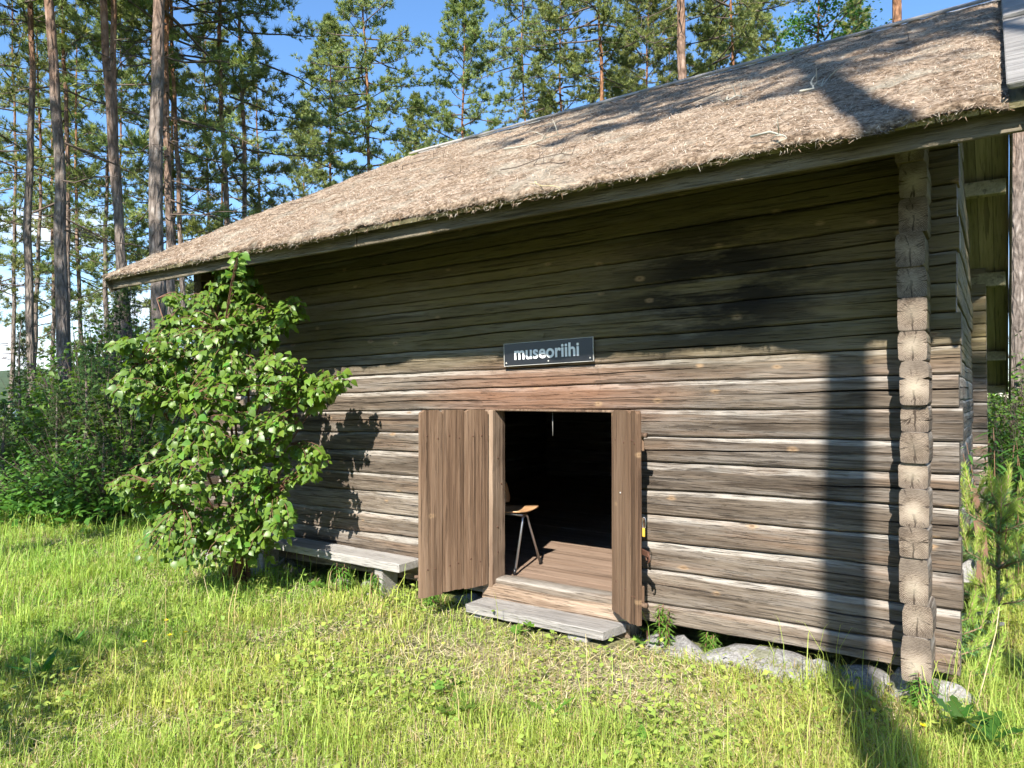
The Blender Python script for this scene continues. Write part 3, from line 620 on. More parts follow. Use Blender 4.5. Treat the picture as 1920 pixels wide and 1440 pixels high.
# ------------------------------------------------------------------ trees
def frames(D, rs):
    S = np.cross(D, rs.normal(0, 1, D.shape)); S /= np.linalg.norm(S, axis=1)[:, None]+1e-9; return S
def tuft_tris(P, D, rs, k, ln, wd, spread):
    """k needles at every point P, fanned round the direction D"""
    n = len(P); PP = np.repeat(P, k, 0); DD = np.repeat(D, k, 0)+rs.normal(0, spread, (n*k, 3)); DD /= np.linalg.norm(DD, axis=1)[:, None]
    S = frames(DD, rs); L = (ln*rs.uniform(.7, 1.25, n*k))[:, None]; W = (wd*rs.uniform(.7, 1.3, n*k))[:, None]
    B = PP+DD*L*.08
    return np.stack([B-S*W, B+S*W, PP+DD*L], 1).reshape(-1, 3)
def crown_mesh(name, seed, H, zc, Rm, n_br, sub, tuf, k, ln, wd, mat, top=.55, droop=.25, spread=.55, conic=False):
    """pine crown: limbs from zc up to H; needles cluster at the outer twigs. returns crown mesh and limb mesh"""
    rs = np.random.RandomState(seed); rng = random.Random(seed); limb = MB(); P = []; D = []; C = []
    for i in range(n_br):
        f = (i+rng.random())/n_br; z = zc+(H-zc)*f**.9; az = i*2.4+rng.uniform(-.5, .5)
        if conic: r = Rm*(1-f)**.8*rng.uniform(.75, 1.1)+.12
        else: r = Rm*(.55+.45*math.sin(min(1, f*1.15+.12)*math.pi))*(1-f**5)*rng.uniform(.55, 1.15)+.15
        up = (.75 if f > top else .12)*rng.uniform(.6, 1.3)-droop*(1-f)
        if conic: up = -.15+.5*f
        pts = []; a0 = az; p = Vector((0, 0, z)); d = Vector((math.cos(a0), math.sin(a0), up)).normalized()
        for s_ in range(6):
            pts.append(p.copy()); p = p+d*(r/5); d = (d+Vector((rng.uniform(-.22, .22), rng.uniform(-.22, .22), rng.uniform(-.12, .2)))).normalized()
        limb.tube(pts, [max(.006, .013*r*(1-s_/6.5)) for s_ in range(6)], 4, cap=False)
        for j in range(sub):
            q = .28+.72*(j+rng.random())/sub; q5 = q*5; i0 = min(4, int(q5)); b = pts[i0].lerp(pts[i0+1], q5-i0)
            dd = Vector((rng.gauss(0, 1), rng.gauss(0, 1), rng.gauss(.25, .5))); dd = (dd.normalized()*.9+d*.6).normalized()
            l2 = rng.uniform(.25, .65)*(.5+.28*r)*(1.15-q*.5); e = b+dd*l2
            limb.tube([b, b.lerp(e, .5)+Vector((0, 0, .03)), e], [.010, .007, .004], 3, cap=False)
            for m in range(tuf):
                w = .25+.75*(m+rng.random())/tuf
                P.append(b.lerp(e, w)+Vector((rng.gauss(0, .045), rng.gauss(0, .045), rng.gauss(.01, .035)))); D.append((dd*.6+Vector((rng.gauss(0, .4), rng.gauss(0, .4), .55+rng.gauss(0, .3)))).normalized()); C.append((f, rng.random()))
    P = np.array([tuple(p) for p in P]); D = np.array([tuple(p) for p in D]); V = tuft_tris(P, D, rs, k, ln, wd, spread)
    C = np.array(C); v = .62+.75*C[:, 1]
    tint = np.stack([v*(1+.25*(C[:, 1]-.5)), v, v*(1-.2*(C[:, 1]-.5))], -1); tint = np.repeat(tint, 3*k, 0)*np.repeat(rs.uniform(.8, 1.2, (len(P)*k, 1)), 3, 0)
    return np_mesh(name, V, np.arange(len(V)).reshape(-1, 3), mat, tint), limb.mesh('limbs', M['twig'])
# crown variants: (mesh, limbs, nominal height)
CR = {}
def crowns():
    for i, (H, zc, Rm, nb, sub, tf) in enumerate(((20, 8.0, 2.6, 96, 11, 6), (20, 7.0, 2.5, 100, 11, 6), (20, 11, 2.7, 60, 11, 6), (20, 12.5, 2.5, 56, 11, 6))):
        CR['p%d' % i] = crown_mesh('crown', 40+i, H, zc, Rm, nb, sub, tf, 14, .165, .0115, M['needle'], droop=.3)
    for i, (H, zc, Rm, nb) in enumerate(((18, 4.0, 2.4, 40), (18, 6.0, 2.8, 34))):        # airier crowns with low limbs
        CR['s%d' % i] = crown_mesh('crown', 60+i, H, zc, Rm, nb, 9, 5, 14, .185, .0115, M['needle'], droop=.55)
    CR['spr'] = crown_mesh('crown', 77, 10, .4, 1.9, 90, 7, 4, 9, .13, .012, M['spruce'], conic=True)
crowns()
def trunk_mesh(H, d, seed, bend=.07, top=.12):
    rng = random.Random(seed); n = 26; m = 14; nx = Noise1(seed, [(bend, .35), (bend*.4, .9), (.012, 3)]); ny = Noise1(seed+1, [(bend, .33), (bend*.4, .8), (.012, 3)])
    b = MB(); vs = []; rn = [Noise1(seed+9+k, [(.035, 1.3), (.03, 4)]) for k in range(m)]
    for i in range(n+1):
        f = i/n; z = -.3+(H+.3)*f; r = d/2*((1-f)**.75*(1-top)+top*(1-f)+.0)+d*.18*math.exp(-max(0, z)*2.6)+.004
        fx = nx(z)-nx(0); fy = ny(z)-ny(0)
        for k in range(m):
            a = 6.2832*k/m; q = r*(1+rn[k](z)); vs.append((fx*min(1, z/4+.1)+q*math.cos(a), fy*min(1, z/4+.1)+q*math.sin(a), z))
    b.add(vs, [(i*m+k, i*m+(k+1) % m, (i+1)*m+(k+1) % m, (i+1)*m+k) for i in range(n) for k in range(m)], 0, True)
    return b.mesh('trunk', M['bark'])
def dead_mesh(seed, z0, z1, num, d, ln):
    rng = random.Random(seed); out = []
    for i in range(num):
        b = MB(); z = rng.uniform(z0, z1); a = rng.uniform(0, 6.28); L = ln*rng.uniform(.3, 1.2); p = Vector((math.cos(a)*d*.4, math.sin(a)*d*.4, z)); dd = Vector((math.cos(a), math.sin(a), rng.uniform(-.25, .25)))
        pts = []
        for s_ in range(6): pts.append(p.copy()); p = p+dd*(L/5); dd = (dd+Vector((rng.gauss(0, .16), rng.gauss(0, .16), rng.gauss(.0, .16)))).normalized()
        b.tube(pts, [max(.004, .016*(1-s_/6.5)*(.6+.3*L)) for s_ in range(6)], 5)
        for q in range(3):
            e = pts[2+q]; dq = (dd+Vector((rng.gauss(0, .6), rng.gauss(0, .6), rng.gauss(0, .5)))).normalized()
            b.tube([e, e+dq*L*.15, e+dq*L*.3+Vector((0, 0, rng.gauss(0, .04)))], [.006, .005, .003], 4)
        out.append(b.mesh('dead_branch', M['twig']))
    return out
NTREE = [0]
def pine(label, u, t, d, H, crown, lean=0.0, dead=0, dz=(2, 9), dl=1.2, group=None, loc=None, name='pine_tree', rz=None, wide=1.0, bend=.07):
    """pine standing on bearing u at distance t; lean = sideways shift per metre of height"""
    NTREE[0] += 1; sd = NTREE[0]*13; p = loc if loc is not None else at(u, t)
    p = Vector((p[0], p[1], gzf(p[0], p[1])-.05)); rng = random.Random(sd)
    o = thing(name, label, 'tree', p, group=group)
    o.rotation_euler = Euler((0, 0, 0)); ax = Vector((cF[0], cF[1], 0)); o.rotation_mode = 'QUATERNION'
    from mathutils import Quaternion
    o.rotation_quaternion = Quaternion(ax, math.atan(lean))
    link('trunk', trunk_mesh(H, d, sd, bend), o)
    if crown:
        cm, lm = CR[crown]; nom = 20 if crown[0] == 'p' else (10 if crown == 'spr' else 18); s_ = H/nom; rzz = rng.uniform(0, 6.28) if rz is None else rz
        c = link('crown', cm, o, (0, 0, 0), (0, 0, rzz), (s_*wide, s_*wide, s_)); link('limbs', lm, c)['kind'] = 'stuff'
    if dead:
        for me in dead_mesh(sd+3, dz[0], dz[1], dead, d, dl): link('dead_branch', me, o)
    return o
# near and middle trunks of the wood on the left, in photo order
pine('slender dark pine leaning at the left edge of the wood', 62, 16, .20, 19, 'p2', -.035, 14, (2.5, 11), 1.5)
pine('pale grey pine trunk bathed in sun near the left edge', 137, 13.5, .25, 20, 'p3', -.062, 9, (3, 9.5), 1.0)
pine('thin dark pine close behind the pale sunlit trunk', 134, 17.5, .15, 18, 's1', -.03, 10, (2, 9), 1.3)
pine('reddish straight pine second in from the pale sunlit trunk', 212, 15, .20, 19, 'p2', -.012, 8, (3, 10), 1.0)
pine('leaning dark pine between the reddish pine and the thickest trunk', 266, 14, .22, 19, 'p3', -.07, 12, (3, 10), 1.4)
pine('thickest dark grey pine trunk rising behind the left roof corner', 302, 13.6, .315, 21, 'p3', .006, 7, (4.5, 9.5), 1.3)
pine('grey pine just right of the thickest trunk', 330, 17, .24, 19, 's1', -.03, 8, (3, 9), 1.2)
pine('slim orange pine right of the thickest trunk', 363, 19, .165, 19, 'p2', -.055, 8, (3, 11), 1.1)
pine('left one of the two close dark pines above the left roof slope', 446, 20, .20, 20, 's0', -.028, 7, (4, 10), 1.4)
pine('right one of the two close dark pines above the left roof slope', 468, 21, .185, 20, 's1', -.03, 9, (4, 10), 1.5)
pine('thin short pine right of the two close dark pines', 491, 26, .15, 15, 's0', -.02, 4, (4, 9), 1.0)
# pines standing behind the barn, left to right
pine('small-crowned pine first left of the open gap of sky', 632, 33, .21, 19.6, 'p1', -.02)
pine('tall full pine behind the roof with foliage down to the ridge', 708, 28, .21, 22, 'p0', -.035, rz=.4)
pine('broad pine in the middle of the skyline with one bent bare branch', 868, 30, .21, 19.8, 'p1', .0, 2, (9.5, 11), 1.6)
pine('thin pine half hidden beside the broad middle pine', 842, 34, .15, 15.5, 's0', .0)
pine('slender bare-stemmed pine with a small high crown against blue sky', 988, 29, .155, 22, 'p3', -.01, 3, (11, 14), .8, wide=.72)
pine('pine with a rounded crown over a short bare orange stem', 1073, 27, .20, 18.6, 'p3', -.025, 4, (10.5, 12.5), .8, wide=1.1)
pine('dark orange-stemmed pine right of the rounded crown', 1132, 25, .26, 20.5, 'p3', -.01, 4, (9.5, 12), 1.0)
pine('full green pine between the orange stem and the thick sunlit trunk', 1215, 30, .22, 21, 'p1', .0, wide=1.1)
pine('thick sunlit scaly pine trunk standing above the middle of the ridge', 1290, 16, .30, 21, 'p3', -.018, 5, (7, 11.5), 1.2)
pine('narrow sunlit pine trunk between the thick one and the leafy crown', 1379, 24, .20, 20, 'p2', -.01, 5, (8, 12), 1.0)
pine('sunlit pine trunk cut off by the ridge towards the right', 1699, 15, .29, 21, 'p3', .0, 0)
pine('lichen-specked pine trunk at the right edge beside the gable', 1909, 14.5, .36, 20, 'p3', .0, 3, (5, 9), .8, bend=.01)
# more distant pines of the left wood and the back row behind the ridge
rngT = random.Random(17)
for u, t, H, c, lab in ((18, 24, 17, 's1', 'slim distant pine left of the leaning dark pine at the left edge'), (-40, 19, 17, 's0', 'low-branched pine cut off by the left picture edge'), (95, 27, 18, 's0', 'distant pine between the leaning dark pine and the pale trunk'),
        (158, 23, 15, 's1', 'short distant pine just right of the pale sunlit trunk'), (235, 27, 18, 's1', 'distant pine just right of the straight reddish pine'), (290, 24, 17, 's0', 'distant pine half hidden behind the thickest trunk'),
        (395, 27, 17, 's0', 'distant pine between the slim orange pine and the two close dark pines'), (205, 21, 14, 's0', 'short low-branched pine behind the straight reddish pine'),
        (55, 21, 14, 's1', 'short pine behind the leaning dark pine at the left edge'), (120, 34, 19, 's0', 'farthest pine seen left of the pale sunlit trunk'), (430, 33, 19, 's1', 'far pine behind the left one of the two close dark pines'), (318, 21, 13, 's0', 'short pine at the foot of the grey pine beside the thickest trunk')):
    pine(lab, u, t, rngT.uniform(.13, .18), H, c, rngT.uniform(-.03, .01), 6, (2, 7), 1.2, group='background pines in the left wood')
for u, t, H, c, lab in ((575, 36, 17, 'p1', 'far pine crown left of the small-crowned pine above the roof'), (770, 38, 18, 'p0', 'far pine crown just right of the tall full pine'), (928, 40, 17.5, 's0', 'low far pine crown right of the broad middle pine'), (1010, 42, 19.5, 'p0', 'far pine crown behind the slender bare-stemmed pine'),
        (1165, 36, 20, 'p0', 'far pine crown right of the dark orange stem'), (1250, 33, 20, 's0', 'far pine crown just left of the thick sunlit trunk'), (1330, 30, 19, 'p1', 'pine crown between the thick and the narrow sunlit trunks'), (1420, 28, 18.5, 'p0', 'pine crown touching the dark green broadleaf crown from the left'), (1600, 34, 21, 'p1', 'pine crown rising behind the dark green broadleaf crown')):
    pine(lab, u, t, rngT.uniform(.16, .22), H, c, rngT.uniform(-.02, .02), 0, group='pines of the back row behind the barn')
# pines behind the viewer whose shadows fall into the picture
pine('pine behind the viewer whose trunk shadow crosses the log wall', 0, 0, .335, 19.5, 'p2', 0, 0, loc=(1.475, -6.75), wide=1.45, rz=1.1, bend=.01)
pine('second pine behind the viewer whose crown shades the roof by the ridge', 0, 0, .26, 21.5, 'p3', 0, 0, loc=(3.35, -9.2), wide=1.35, rz=2.0, bend=.02)
for i, (x, y, H) in enumerate(((-10.6, -9.0, 20), (-15.5, -5.5, 20), (-6.6, -8.4, 19))):
    pine('pine outside the picture shading the left wood', 0, 0, .24, H, 's1' if i % 2 else 'p0', 0, 0, loc=(x, y), group='pines outside the picture')

# ------------------------------------------------------------------ broad leaves
def leaf_shape(wd, ln, fold=.18, curl=.15, tipw=.0, seg=4, heart=False):
    """one leaf along +x with a fold at the midrib: verts, tris"""
    vs = []; prof = [0, .55, .95, .8, .38, 0] if not heart else [0, .85, 1.0, .75, .34, 0]
    n = len(prof)
    for i, p in enumerate(prof):
        x = ln*i/(n-1); w = wd/2*p; z = -curl*ln*(i/(n-1))**2
        vs += [(x, -w, z+fold*w), (x, 0, z), (x, w, z+fold*w)]
    tr = []
    for i in range(n-1):
        a = i*3; b = a+3
        for q in (0, 1): tr += [(a+q, b+q, b+q+1), (a+q, b+q+1, a+q+1)]
    V = np.array(vs); T = np.array([t for t in tr if len({tuple(np.round(V[k], 6)) for k in t}) == 3]); return V, T
def rotmats(D, U):
    X = D/np.linalg.norm(D, axis=1)[:, None]; Y = np.cross(U, X); Y /= np.linalg.norm(Y, axis=1)[:, None]+1e-9; Z = np.cross(X, Y); return np.stack([X, Y, Z], -1)
def scatter(shape, P, D, U, S, mat, name, tint):
    V, T = shape; Rm = rotmats(D, U); W = np.einsum('nij,kj->nki', Rm, V)*S[:, None, None]+P[:, None, :]
    n, k = len(P), len(V); TT = (T[None]+(np.arange(n)*k)[:, None, None]).reshape(-1, 3)
    return np_mesh(name, W.reshape(-1, 3), TT, mat, np.repeat(tint, k, 0), smooth=True)

# birch bush: stems fan out from one foot by the wall, twigs droop, leaves hang along the twigs
def build_birch():
    rng = random.Random(5); rs = np.random.RandomState(5)
    foot = Vector((-5.62, -.50, gzf(-5.62, -.5))); bush = thing('birch_bush', 'bushy young birch with bright green leaves leaning on the barn wall', 'bush', foot)
    blobs = []                                                     # (column, row, half width, half height, distance, weight) of the leafy masses
    for u, v, a, b, t, w in ((400, 650, 115, 115, 5.9, 28), (470, 590, 70, 70, 6.1, 12), (320, 670, 80, 80, 5.8, 14), (430, 760, 135, 110, 5.7, 26), (290, 720, 60, 60, 5.7, 8), (370, 880, 130, 100, 5.7, 22), (480, 860, 70, 90, 5.8, 9),
                             (520, 960, 55, 40, 5.7, 6), (370, 1000, 95, 55, 5.7, 11), (595, 720, 45, 35, 5.7, 6), (590, 860, 32, 30, 5.7, 4), (545, 570, 24, 32, 5.9, 5), (432, 525, 45, 50, 6.1, 9),  (245, 715, 45, 30, 5.5, 6), (235, 632, 30, 10, 5.5, 2), (235, 900, 30, 25, 5.5, 3), (620, 700, 40, 25, 5.7, 5), (440, 470, 20, 18, 5.3, 1), (345, 575, 45, 40, 6.0, 5), (520, 700, 60, 60, 5.7, 8), (255, 920, 30, 30, 5.6, 2), (455, 1010, 70, 55, 5.9, 7), (300, 1010, 50, 30, 5.6, 4)):
        blobs.append((u, v, a, b, t, w))
    def p3(u, v, t): q = at(u, t); q.z = CAM.z-(v-742)/FPX*t; return q
    stems = []
    for i, (u, v, t) in enumerate(((300, 560, 6.0), (395, 500, 6.2), (462, 500, 6.25), (530, 600, 6.1), (250, 690, 5.7), (420, 620, 5.8), (350, 760, 5.6), (505, 700, 6.0), (585, 760, 5.8), (330, 930, 5.6), (510, 930, 5.8))):
        tip = p3(u, v, t); b0 = foot+Vector((rng.uniform(-.16, .16), rng.uniform(-.1, .05), 0)); pts = []
        for k in range(9):
            f = k/8; q = b0.lerp(tip, f); q.z = b0.z+(tip.z-b0.z)*(f**.8); q += Vector((math.sin(f*5+i)*.03, math.cos(f*4+i*2)*.03, 0)); pts.append(q-foot)
        MB().tube(pts, [.017*(1-.8*k/8) for k in range(9)], 7).build('stem', M['stem'], bush); stems.append(pts)
    tw = MB(); LP = []; LD = []; LU = []; LS = []
    tot = sum(b[5] for b in blobs)
    for u, v, a, b, t, w in blobs:
        for k in range(int(w*5.6)):
            while True:
                x, y, z = rng.uniform(-1, 1), rng.uniform(-1, 1), rng.uniform(-1, 1)
                if x*x+y*y+z*z <= 1: break
            tip = p3(u+x*a, v+y*b, t+z*max(.22, min(.55, a/150))); tip.y = min(tip.y, -.10); tip = tip-foot
            tip.z = max(tip.z, .12)
            # nearest stem point a little lower carries the twig
            best = min((q for s_ in stems for q in s_[2:]), key=lambda q: (q-tip).length+max(0, q.z-tip.z)*.8)
            L = (tip-best).length; mid = best.lerp(tip, .55)+Vector((0, 0, .12*min(1, L))); tail = tip+Vector((rng.uniform(-.05, .05), rng.uniform(-.06, .02), -rng.uniform(.02, .10)))
            def bez(f): 
                p = best*(1-f)**3+mid*3*f*(1-f)**2+tip*3*f*f*(1-f)+tail*f**3; return p
            pts = [bez(q/5) for q in range(6)]; tw.tube(pts, [.0038*(1-q/6.5)+.0008 for q in range(6)], 4, cap=False)
            nl = rng.randint(8, 12); f0 = max(.15, 1-.62/max(.25, L))
            for q in range(nl):
                f = f0+(1-f0)*(q+.5)/nl; p = bez(f); d = (bez(min(1, f+.05))-bez(f-.05)).normalized(); sd = d.cross(Vector((0, 0, 1))).normalized()*(1 if q % 2 else -1)
                ld = (sd*.8+d*.5+Vector((rng.gauss(0, .25), rng.gauss(0, .25)-.1, -.55+rng.gauss(0, .3)))).normalized(); p = p+ld*.015
                if p.y+foot.y > -.05: continue
                LP.append(p); LD.append(ld); LU.append((Vector((rng.gauss(.1, .35), -.75+rng.gauss(0, .35), .75+rng.gauss(0, .3)))).normalized()); LS.append(rng.uniform(.45, 1.02))
    tw.build('twigs', M['stem'], bush)['kind'] = 'stuff'
    P = np.array([tuple(p) for p in LP]); D = np.array([tuple(p) for p in LD]); U = np.array([tuple(p) for p in LU]); S = np.array(LS)
    sh = leaf_shape(.062, .078, .16, .22, heart=True); g = rs.rand(len(P)); tint = np.stack([.75+.6*g, .8+.4*g, .7+.6*rs.rand(len(P))], -1)
    dist = np.linalg.norm(P+np.array(foot)-np.array(CAM), axis=1)/S; order = np.argsort(dist); near = order[:300]; rest = order[300:]
    o = link('leaves', scatter(sh, P[rest], D[rest], U[rest], S[rest], M['birch'], 'leaves', tint[rest]), bush); o['kind'] = 'stuff'
    lm = [np_mesh('leaf', leaf_shape(.058+.006*k, .076, .12+.05*k, .15+.08*k, heart=True)[0], sh[1], M['birch'], np.array([[.85+.12*k, .95, .9]]), smooth=True) for k in range(4)]
    Rm = rotmats(D, U)
    for k, i in enumerate(near):
        o = link('leaf', lm[k % 4], bush, P[i], Matrix(Rm[i].tolist()).to_euler(), float(S[i]))
build_birch()

def shrub_mesh(name, seed, h, r, n, lw, ll, mat, tall=False, heart=False, dens=1.0):
    """leafy shrub of several stems; returns (foliage mesh, stems mesh)"""
    rng = random.Random(seed); rs = np.random.RandomState(seed); st = MB(); P = []; D = []; U = []
    for i in range(n):
        az = rng.uniform(0, 6.28); rr = r*math.sqrt(rng.random()); hh = h*rng.uniform(.45, 1)*(1-.35*(rr/r)**2)
        tip = Vector((math.cos(az)*rr, math.sin(az)*rr, hh)); b0 = tip*.12; b0.z = 0; mid = b0.lerp(tip, .5)+Vector((0, 0, .08*h)); pts = [b0.lerp(mid, q/3) for q in range(3)]+[mid.lerp(tip, q/3) for q in range(4)]
        st.tube(pts, [.009*(1-q/8) for q in range(7)], 4, cap=False)
        for q in range(int(14*dens)):
            f = .25+.75*rng.random(); p = b0.lerp(mid, f*2) if f < .5 else mid.lerp(tip, f*2-1); a = rng.uniform(0, 6.28)
            out = rng.uniform(.02, .2 if not tall else .05)*(.4+h*.5); p = p+Vector((math.cos(a)*out, math.sin(a)*out, rng.gauss(0, .05)))
            P.append(p); D.append((math.cos(a), math.sin(a), rng.gauss(-.1, .35))); U.append((rng.gauss(0, .4), rng.gauss(-.25, .4), 1))
    P = np.array([tuple(p) for p in P]); D = np.array(D); U = np.array(U); g = rs.rand(len(P)); tint = np.stack([.65+.6*g, .7+.55*g, .6+.6*rs.rand(len(P))], -1)
    return scatter(leaf_shape(lw, ll, .15, .2, heart=heart), P, D, U, rs.uniform(.6, 1.2, len(P)), mat, name, tint), st.mesh('stems', M['twig'])
SH = [shrub_mesh('foliage', 1, 1.9, .9, 95, .06, .085, M['shrub'], dens=1.6), shrub_mesh('foliage', 2, 2.6, .8, 90, .055, .09, M['shrub'], dens=1.7), shrub_mesh('foliage', 3, 1.3, 1.0, 100, .045, .09, M['shrub'], dens=1.4)]
def shrub(label, u, t, k, s, group=None, name='shrub', rz=0.0, loc=None):
    p = loc if loc is not None else at(u, t); o = thing(name, label, 'shrub', (p[0], p[1], gzf(p[0], p[1])-.02), (0, 0, rz), group=group); f, s_ = SH[k]
    link('foliage', f, o, scale=s); link('stems', s_, o, scale=s); return o
rngS = random.Random(23)
SHL = {(175, 11.5): 'tall shrub between the pale trunk and the reddish pine', (105, 12.2): 'broad shrub hiding the foot of the pale sunlit trunk', (215, 12.8): 'tall shrub hiding the foot of the straight reddish pine', (255, 11.2): 'shrub touching the birch bush from the left',
    (70, 14.5): 'shrub at the foot of the leaning dark pine near the left edge', (20, 11.8): 'low spreading shrub below the lake gap', (-30, 12.5): 'low shrub cut off by the left picture edge', (140, 10.4): 'low front shrub below the pale sunlit trunk', (60, 10.6): 'low front shrub second from the left edge', (210, 10.2): 'low front shrub at the grass edge left of the birch',
    (300, 12.5): 'tall shrub showing behind the birch bush under the roof corner', (-70, 11): 'shrub outside the left picture edge'}
for u, t, k, s in ((175, 11.5, 1, 1.22), (105, 12.2, 0, 1.40), (215, 12.8, 1, 1.46), (255, 11.2, 0, 1.22), (70, 14.5, 0, 1.10), (20, 11.8, 2, 1.00), (-30, 12.5, 2, 1.10), (140, 10.4, 2, 1.10), (60, 10.6, 2, 0.85), (210, 10.2, 2, 1.16), (300, 12.5, 1, 1.22), (-70, 11, 0, 0.90),
                   (120, 16.5, 1, 1.40), (165, 15, 1, 1.46), (235, 16, 1, 1.59), (310, 17, 1, 1.59), (270, 20, 1, 1.83), (180, 20, 0, 1.95), (90, 19, 0, 1.22), (-20, 16, 2, 1.30), (0, 20, 2, 1.00), (135, 24, 0, 1.95), (355, 15, 1, 1.46), (225, 24, 1, 2.20), (330, 24, 1, 2.20)):
    shrub(SHL.get((u, t), 'leafy green shrub deep in the shady wood behind the front undergrowth'), u, t, k, s, 'shrubs of the left undergrowth', rz=rngS.uniform(0, 6.28))
for u, t, k, s in ((1875, 12, 0, 1.1), (1910, 14, 1, 1.2), (1960, 11, 0, 1.0), (1850, 19, 1, 1.2), (1990, 14, 1, 1.2), (1895, 10.4, 2, 1.0)):
    shrub('leafy green shrub seen past the gable at the right edge', u, t, k, s, 'shrubs beyond the right gable', rz=rngS.uniform(0, 6.28))
# young broadleaf tree showing above the ridge
def leafy_tree():
    rng = random.Random(31); rs = np.random.RandomState(31); p = at(1550, 21); o = thing('aspen_tree', 'dark green broadleaf tree crown showing above the ridge', 'tree', (p.x, p.y, gzf(p.x, p.y)))
    link('trunk', trunk_mesh(15, .22, 99), o); P = []; D = []; U = []; lb = MB()
    for i in range(70):
        f = rng.random(); z = 8+6.4*f; az = rng.uniform(0, 6.28); r = 1.9*math.sin(min(1, .12+f)*math.pi)**.6*rng.uniform(.5, 1.05)+.25; e = Vector((math.cos(az)*r, math.sin(az)*r, z+.3*r)); b = Vector((0, 0, z-.3*r))
        lb.tube([b, b.lerp(e, .5)+Vector((0, 0, .1)), e], [.03, .018, .006], 4, cap=False)
        for k in range(85):
            q = e.lerp(b, rng.random()**1.6*.7)+Vector((rng.gauss(0, .2), rng.gauss(0, .2), rng.gauss(0, .17))); a = rng.uniform(0, 6.28); P.append(tuple(q)); D.append((math.cos(a), math.sin(a), rng.gauss(-.5, .3))); U.append((rng.gauss(0, .5), rng.gauss(-.3, .5), .8))
    P = np.array(P); g = rs.rand(len(P)); tint = np.stack([.35+.35*g, .45+.35*g, .55+.3*rs.rand(len(P))], -1)
    c = link('crown', scatter(leaf_shape(.075, .09, .1, .15, heart=True), P, np.array(D), np.array(U), rs.uniform(.7, 1.2, len(P)), M['birch'], 'crown', tint), o); link('limbs', lb.mesh('limbs', M['twig']), c)['kind'] = 'stuff'
leafy_tree()
# spruces in the undergrowth
for lab, u, t, H, w in (('small dark spruce low in the shade left of the birch', 165, 11.0, 2.6, 1.0), ('spruce standing behind the birch bush beside the barn', 232, 13.8, 4.2, 1.0), ('thin young spruce by the lake gap at the left edge', 38, 12.6, 3.2, .55), ('small spruce in the shade below the pale sunlit trunk', 110, 10.8, 1.9, 1.1), ('low wide spruce at the edge of the grass left of the birch', 195, 9.9, 1.3, 1.5), ('young spruce at the far left edge of the grass', 5, 10.9, 1.7, 1.2)):
    pine(lab, u, t, .07, H, 'spr', 0, name='spruce_tree', wide=w)

# young pine right of the corner: bright candles over whorls of needles
def sapling(label, loc, h, seed, spread, lean=0.0):
    rng = random.Random(seed); rs = np.random.RandomState(seed); o = thing('pine_sapling', label, 'sapling', loc); st = MB(); segs = []
    top = Vector((lean*h, 0, h)); st.tube([(0, 0, -.05), (lean*h*.5, .01, h*.5), tuple(top)], [.014, .010, .005], 7)
    for f, L, nb in ((.30, .30, 4), (.50, .30, 5), (.70, .27, 5), (.84, .2, 4)):
        for k in range(nb):
            a = 6.28*k/nb+rng.uniform(-.3, .3); b = top*f; d1 = Vector((math.cos(a), math.sin(a), .25+.5*f)).normalized(); m = b+d1*L*spread; e = m+Vector((math.cos(a)*.25, math.sin(a)*.25, 1)).normalized()*L*.75
            st.tube([b, m, e], [.006, .005, .003], 5); segs += [(b.lerp(m, .2), m, 0), (m, e, 1)]
            for q in range(2):
                m2 = b.lerp(m, .6+.2*q); e2 = m2+Vector((rng.gauss(0, .4), rng.gauss(0, .4), .9)).normalized()*L*.5; st.tube([m2, e2], [.004, .003], 4); segs.append((m2, e2, 1))
    segs += [(top*.35, top*.85, 0), (top*.85, top, 1)]
    st.build('stem', M['shoot'], o)
    P = []; D = []; C = []
    for a, b, new in segs:
        L = (b-a).length; d = (b-a).normalized(); n = int(L*(900 if new else 800))
        for i in range(n):
            f = rng.random(); rd = Vector((rng.gauss(0, 1), rng.gauss(0, 1), rng.gauss(0, 1))); rd = (rd-d*rd.dot(d)).normalized()
            P.append(tuple(a.lerp(b, f))); D.append(tuple(rd*(.42 if new else .9)+d*.8)); C.append((2.1, 1.9, 1.0) if new else (.75, 1.0, .95))
    P = np.array(P); D = np.array(D); C = np.array(C)*rs.uniform(.75, 1.2, (len(P), 1)); V = tuft_tris(P, D, rs, 1, .05, .0019, .12)
    link('needles', np_mesh('needles', V, np.arange(len(V)).reshape(-1, 3), M['young'], np.repeat(C, 3, 0)), o)
    return o
p = at(1862, 4.35); sapling('bright green pine sapling with upright candles right of the barn corner', (p.x, p.y, gzf(p.x, p.y)), 1.10, 3, .9, .03)
p = at(1772, 3.95); sapling('low pine sapling in front of the barn corner foot', (p.x, p.y, gzf(p.x, p.y)-.12), .52, 7, .75, -.05)
